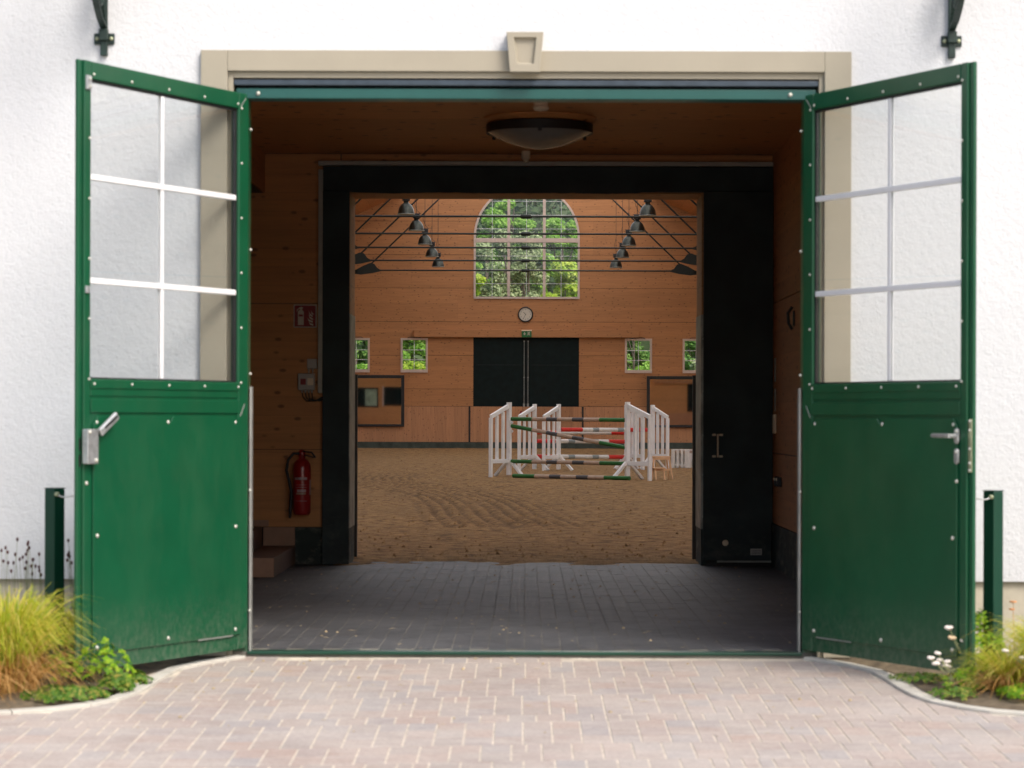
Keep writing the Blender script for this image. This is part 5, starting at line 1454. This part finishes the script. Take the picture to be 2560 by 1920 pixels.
leafy(-1.90, -1.22, 0.06, 0.06, 34, 'tiny yellowish plant under the middle of the left door', M['plant_low'], 45, 6, 0.028)
leafy(2.14, -1.36, 0.10, 0.13, 60, 'fresh green leafy plant below the white flowers', M['plant_green'], 46, 5, 0.030)
leafy(2.52, -1.66, 0.09, 0.28, 190, 'green undergrowth plant below the right grass tuft', M['plant_green'], 47, 4, 0.032)
leafy(2.35, -0.70, 0.34, 0.12, 90, 'upright green plant at the foot of the right post', M['plant_green'], 48, 5, 0.036)
leafy(2.0, -1.02, 0.035, 0.17, 120, 'flat mossy plant under the right door leaf', M['plant_low'], 49, 4, 0.018)

# burnet like dark seed heads
leafy(2.05, -1.62, 0.05, 0.12, 60, 'sparse green weeds at the kerb of the right bed', M['plant_low'], 51, 4, 0.022)
leafy(-2.32, -1.25, 0.26, 0.18, 90, 'green leafy stems mingling with the left grass tuft', M['plant_green'], 52, 5, 0.024)

bt = empty('seedhead_plant', (-2.52, -0.45, gz(-0.45))); tag(bt, 'tall thin stems with dark red seed heads behind the left grass', 'plant')
sb, hb = MB(), MB()
for i in range(34):
    px = random.uniform(-5, 112) if i < 27 else random.uniform(168, 190)
    py = random.uniform(1352, 1445)
    q = at(px, py, -0.45 + random.uniform(-0.15, 0.15)) - bt.location
    b0 = Vector((q.x + random.uniform(-0.05, 0.05), q.y + random.uniform(-0.05, 0.05), 0.0))
    sb.tube([b0, (b0 + q) / 2 + Vector((0.01, 0, 0.03)), q], 0.0011, 4)
    hb.lathe([(0.002, -0.010), (0.0065, -0.004), (0.007, 0.004), (0.002, 0.011)], q, 7)
sb.build('stems', M['stem'], bt); hb.build('seed_heads', M['seed'], bt, smooth=True)['kind'] = 'stuff'

# white everlasting flowers
def flower_plant(base, heads, label, old=()):
    t = empty('flowering_plant', (base[0], base[1], gz(base[1]) + 0.02)); tag(t, label, 'flower', 'white flowering plants in the right bed')
    sb = MB()
    for i, (px, py, dy, sc) in enumerate(heads):
        q = at(px, py, base[1] + dy) - t.location
        sb.tube([(random.uniform(-.02, .02), random.uniform(-.02, .02), 0), (q.x * 0.45, q.y * 0.5, q.z * 0.55), tuple(q)], 0.0022, 5)
        hd = MB()
        for k in range(6):
            a = 2 * math.pi * k / 6; rr = 0.012 * sc if k else 0
            hd.lathe([(0.003, -0.006 * sc), (0.010 * sc, 0.0), (0.009 * sc, 0.006 * sc), (0.003, 0.010 * sc)], (q.x + rr * math.cos(a), q.y + rr * math.sin(a) * 0.6, q.z + random.uniform(-0.002, 0.004)), 9)
        hd.build('flower_head', M['petal_old'] if i in old else M['petal'], t, smooth=True)
        for m_ in range(3):
            u = 0.3 + 0.2 * m_; p = Vector((q.x * u, q.y * u, q.z * u)); a = random.uniform(0, 6.28); d = Vector((math.cos(a), math.sin(a), 0.5)) * 0.04
            e = Vector((-d.y, d.x, 0)) * 0.14
            sb.add([p, p + d * 0.5 + e, p + d, p + d * 0.5 - e], [(0, 1, 2, 3)])
    sb.build('stems', M['stem'], t)
flower_plant((2.10, -1.42), [(2347, 1632, 0, .9), (2330, 1644, 0, 1.0), (2343, 1657, 0, 1.1), (2352, 1648, .03, .9)], 'cluster of white flowers lowest and leftmost before the right door leaf')
flower_plant((2.16, -1.38), [(2371, 1653, 0, .95), (2364, 1662, 0, 1.0), (2374, 1664, .02, .8)], 'small pair of white flowers just right of the lowest cluster')
flower_plant((2.20, -1.30), [(2374.6, 1568, 0, 1.15), (2383, 1593, 0, 1.1)], 'tall thin stem with two faded flowers before the right door leaf', (1,))
flower_plant((2.28, -1.30), [(2413, 1600, 0, 1.05), (2427, 1599, .02, 1.0), (2434, 1620, 0, 1.0), (2442, 1630, 0, 1.0), (2431, 1634, .02, .8), (2436, 1656, 0, .7)], 'white flower cluster right of the right door leaf edge')
flower_plant((2.40, -0.62), [(2437, 1537, 0, 1.1), (2446, 1550, 0, 1.0), (2440, 1560, .02, .9)], 'white flowers at the foot of the right post')
flower_plant((2.55, -1.60), [(2516, 1625, 0, .9), (2559, 1643, 0, .9)], 'two single white flowers within the right grass tuft')
ru = empty('dried_flower', (2.66, -0.9, gz(-0.9))); tag(ru, 'thin stem with a rusty orange flower head before the right wall', 'flower')
q = at(2534, 1502, -0.9) - ru.location
MB().tube([(q.x + 0.01, q.y, 0), (q.x + 0.004, q.y, q.z * 0.6), tuple(q)], 0.0016, 5).build('stem', M['rust'], ru)
MB().lathe([(0.003, -0.004), (0.020, 0.0), (0.018, 0.006), (0.003, 0.008)], (q.x, q.y, q.z), 10).build('flower_head', M['rust'], ru, smooth=True)
MB().lathe([(0.003, -0.004), (0.016, 0.0), (0.014, 0.006), (0.003, 0.008)], (q.x - 0.006, q.y, q.z - 0.038), 10).build('flower_head', M['rust'], ru, smooth=True)

# litter of straw and grit on the passage floor and forecourt
sv, sf = [], []
for i in range(420):
    if i < 300: x = random.uniform(-2.0, 2.0); y = 0.1 + 7.6 * random.random() ** 0.8; z = 0.0015
    else: x = random.uniform(-1.8, 1.8); y = -0.12 - 2.6 * random.random() ** 1.5; z = gz(y) + 0.0055
    a = random.uniform(0, math.pi); L = random.uniform(0.006, 0.03) if i % 3 else random.uniform(0.004, 0.010); W_ = random.uniform(0.0012, 0.0025) if i % 3 else L * 0.8
    d = Vector((math.cos(a), math.sin(a), 0)); e = Vector((-d.y, d.x, 0)); p = Vector((x, y, z)); n0 = len(sv)
    sv += [tuple(p - d * L - e * W_), tuple(p + d * L - e * W_), tuple(p + d * L + e * W_), tuple(p - d * L + e * W_), tuple(p + Vector((0, 0, W_ * 1.2)))]
    sf += [(n0, n0 + 1, n0 + 4), (n0 + 1, n0 + 2, n0 + 4), (n0 + 2, n0 + 3, n0 + 4), (n0 + 3, n0, n0 + 4)]
o = place(fast_mesh('straw_litter', np.array(sv), np.array(sf), simple('straw', (0.42, 0.33, 0.20), 0.9, var=0.3, scale=30)), 'straw_litter')
tag(o, 'bits of straw and grit scattered over the doorway paving', 'litter', kind='stuff')
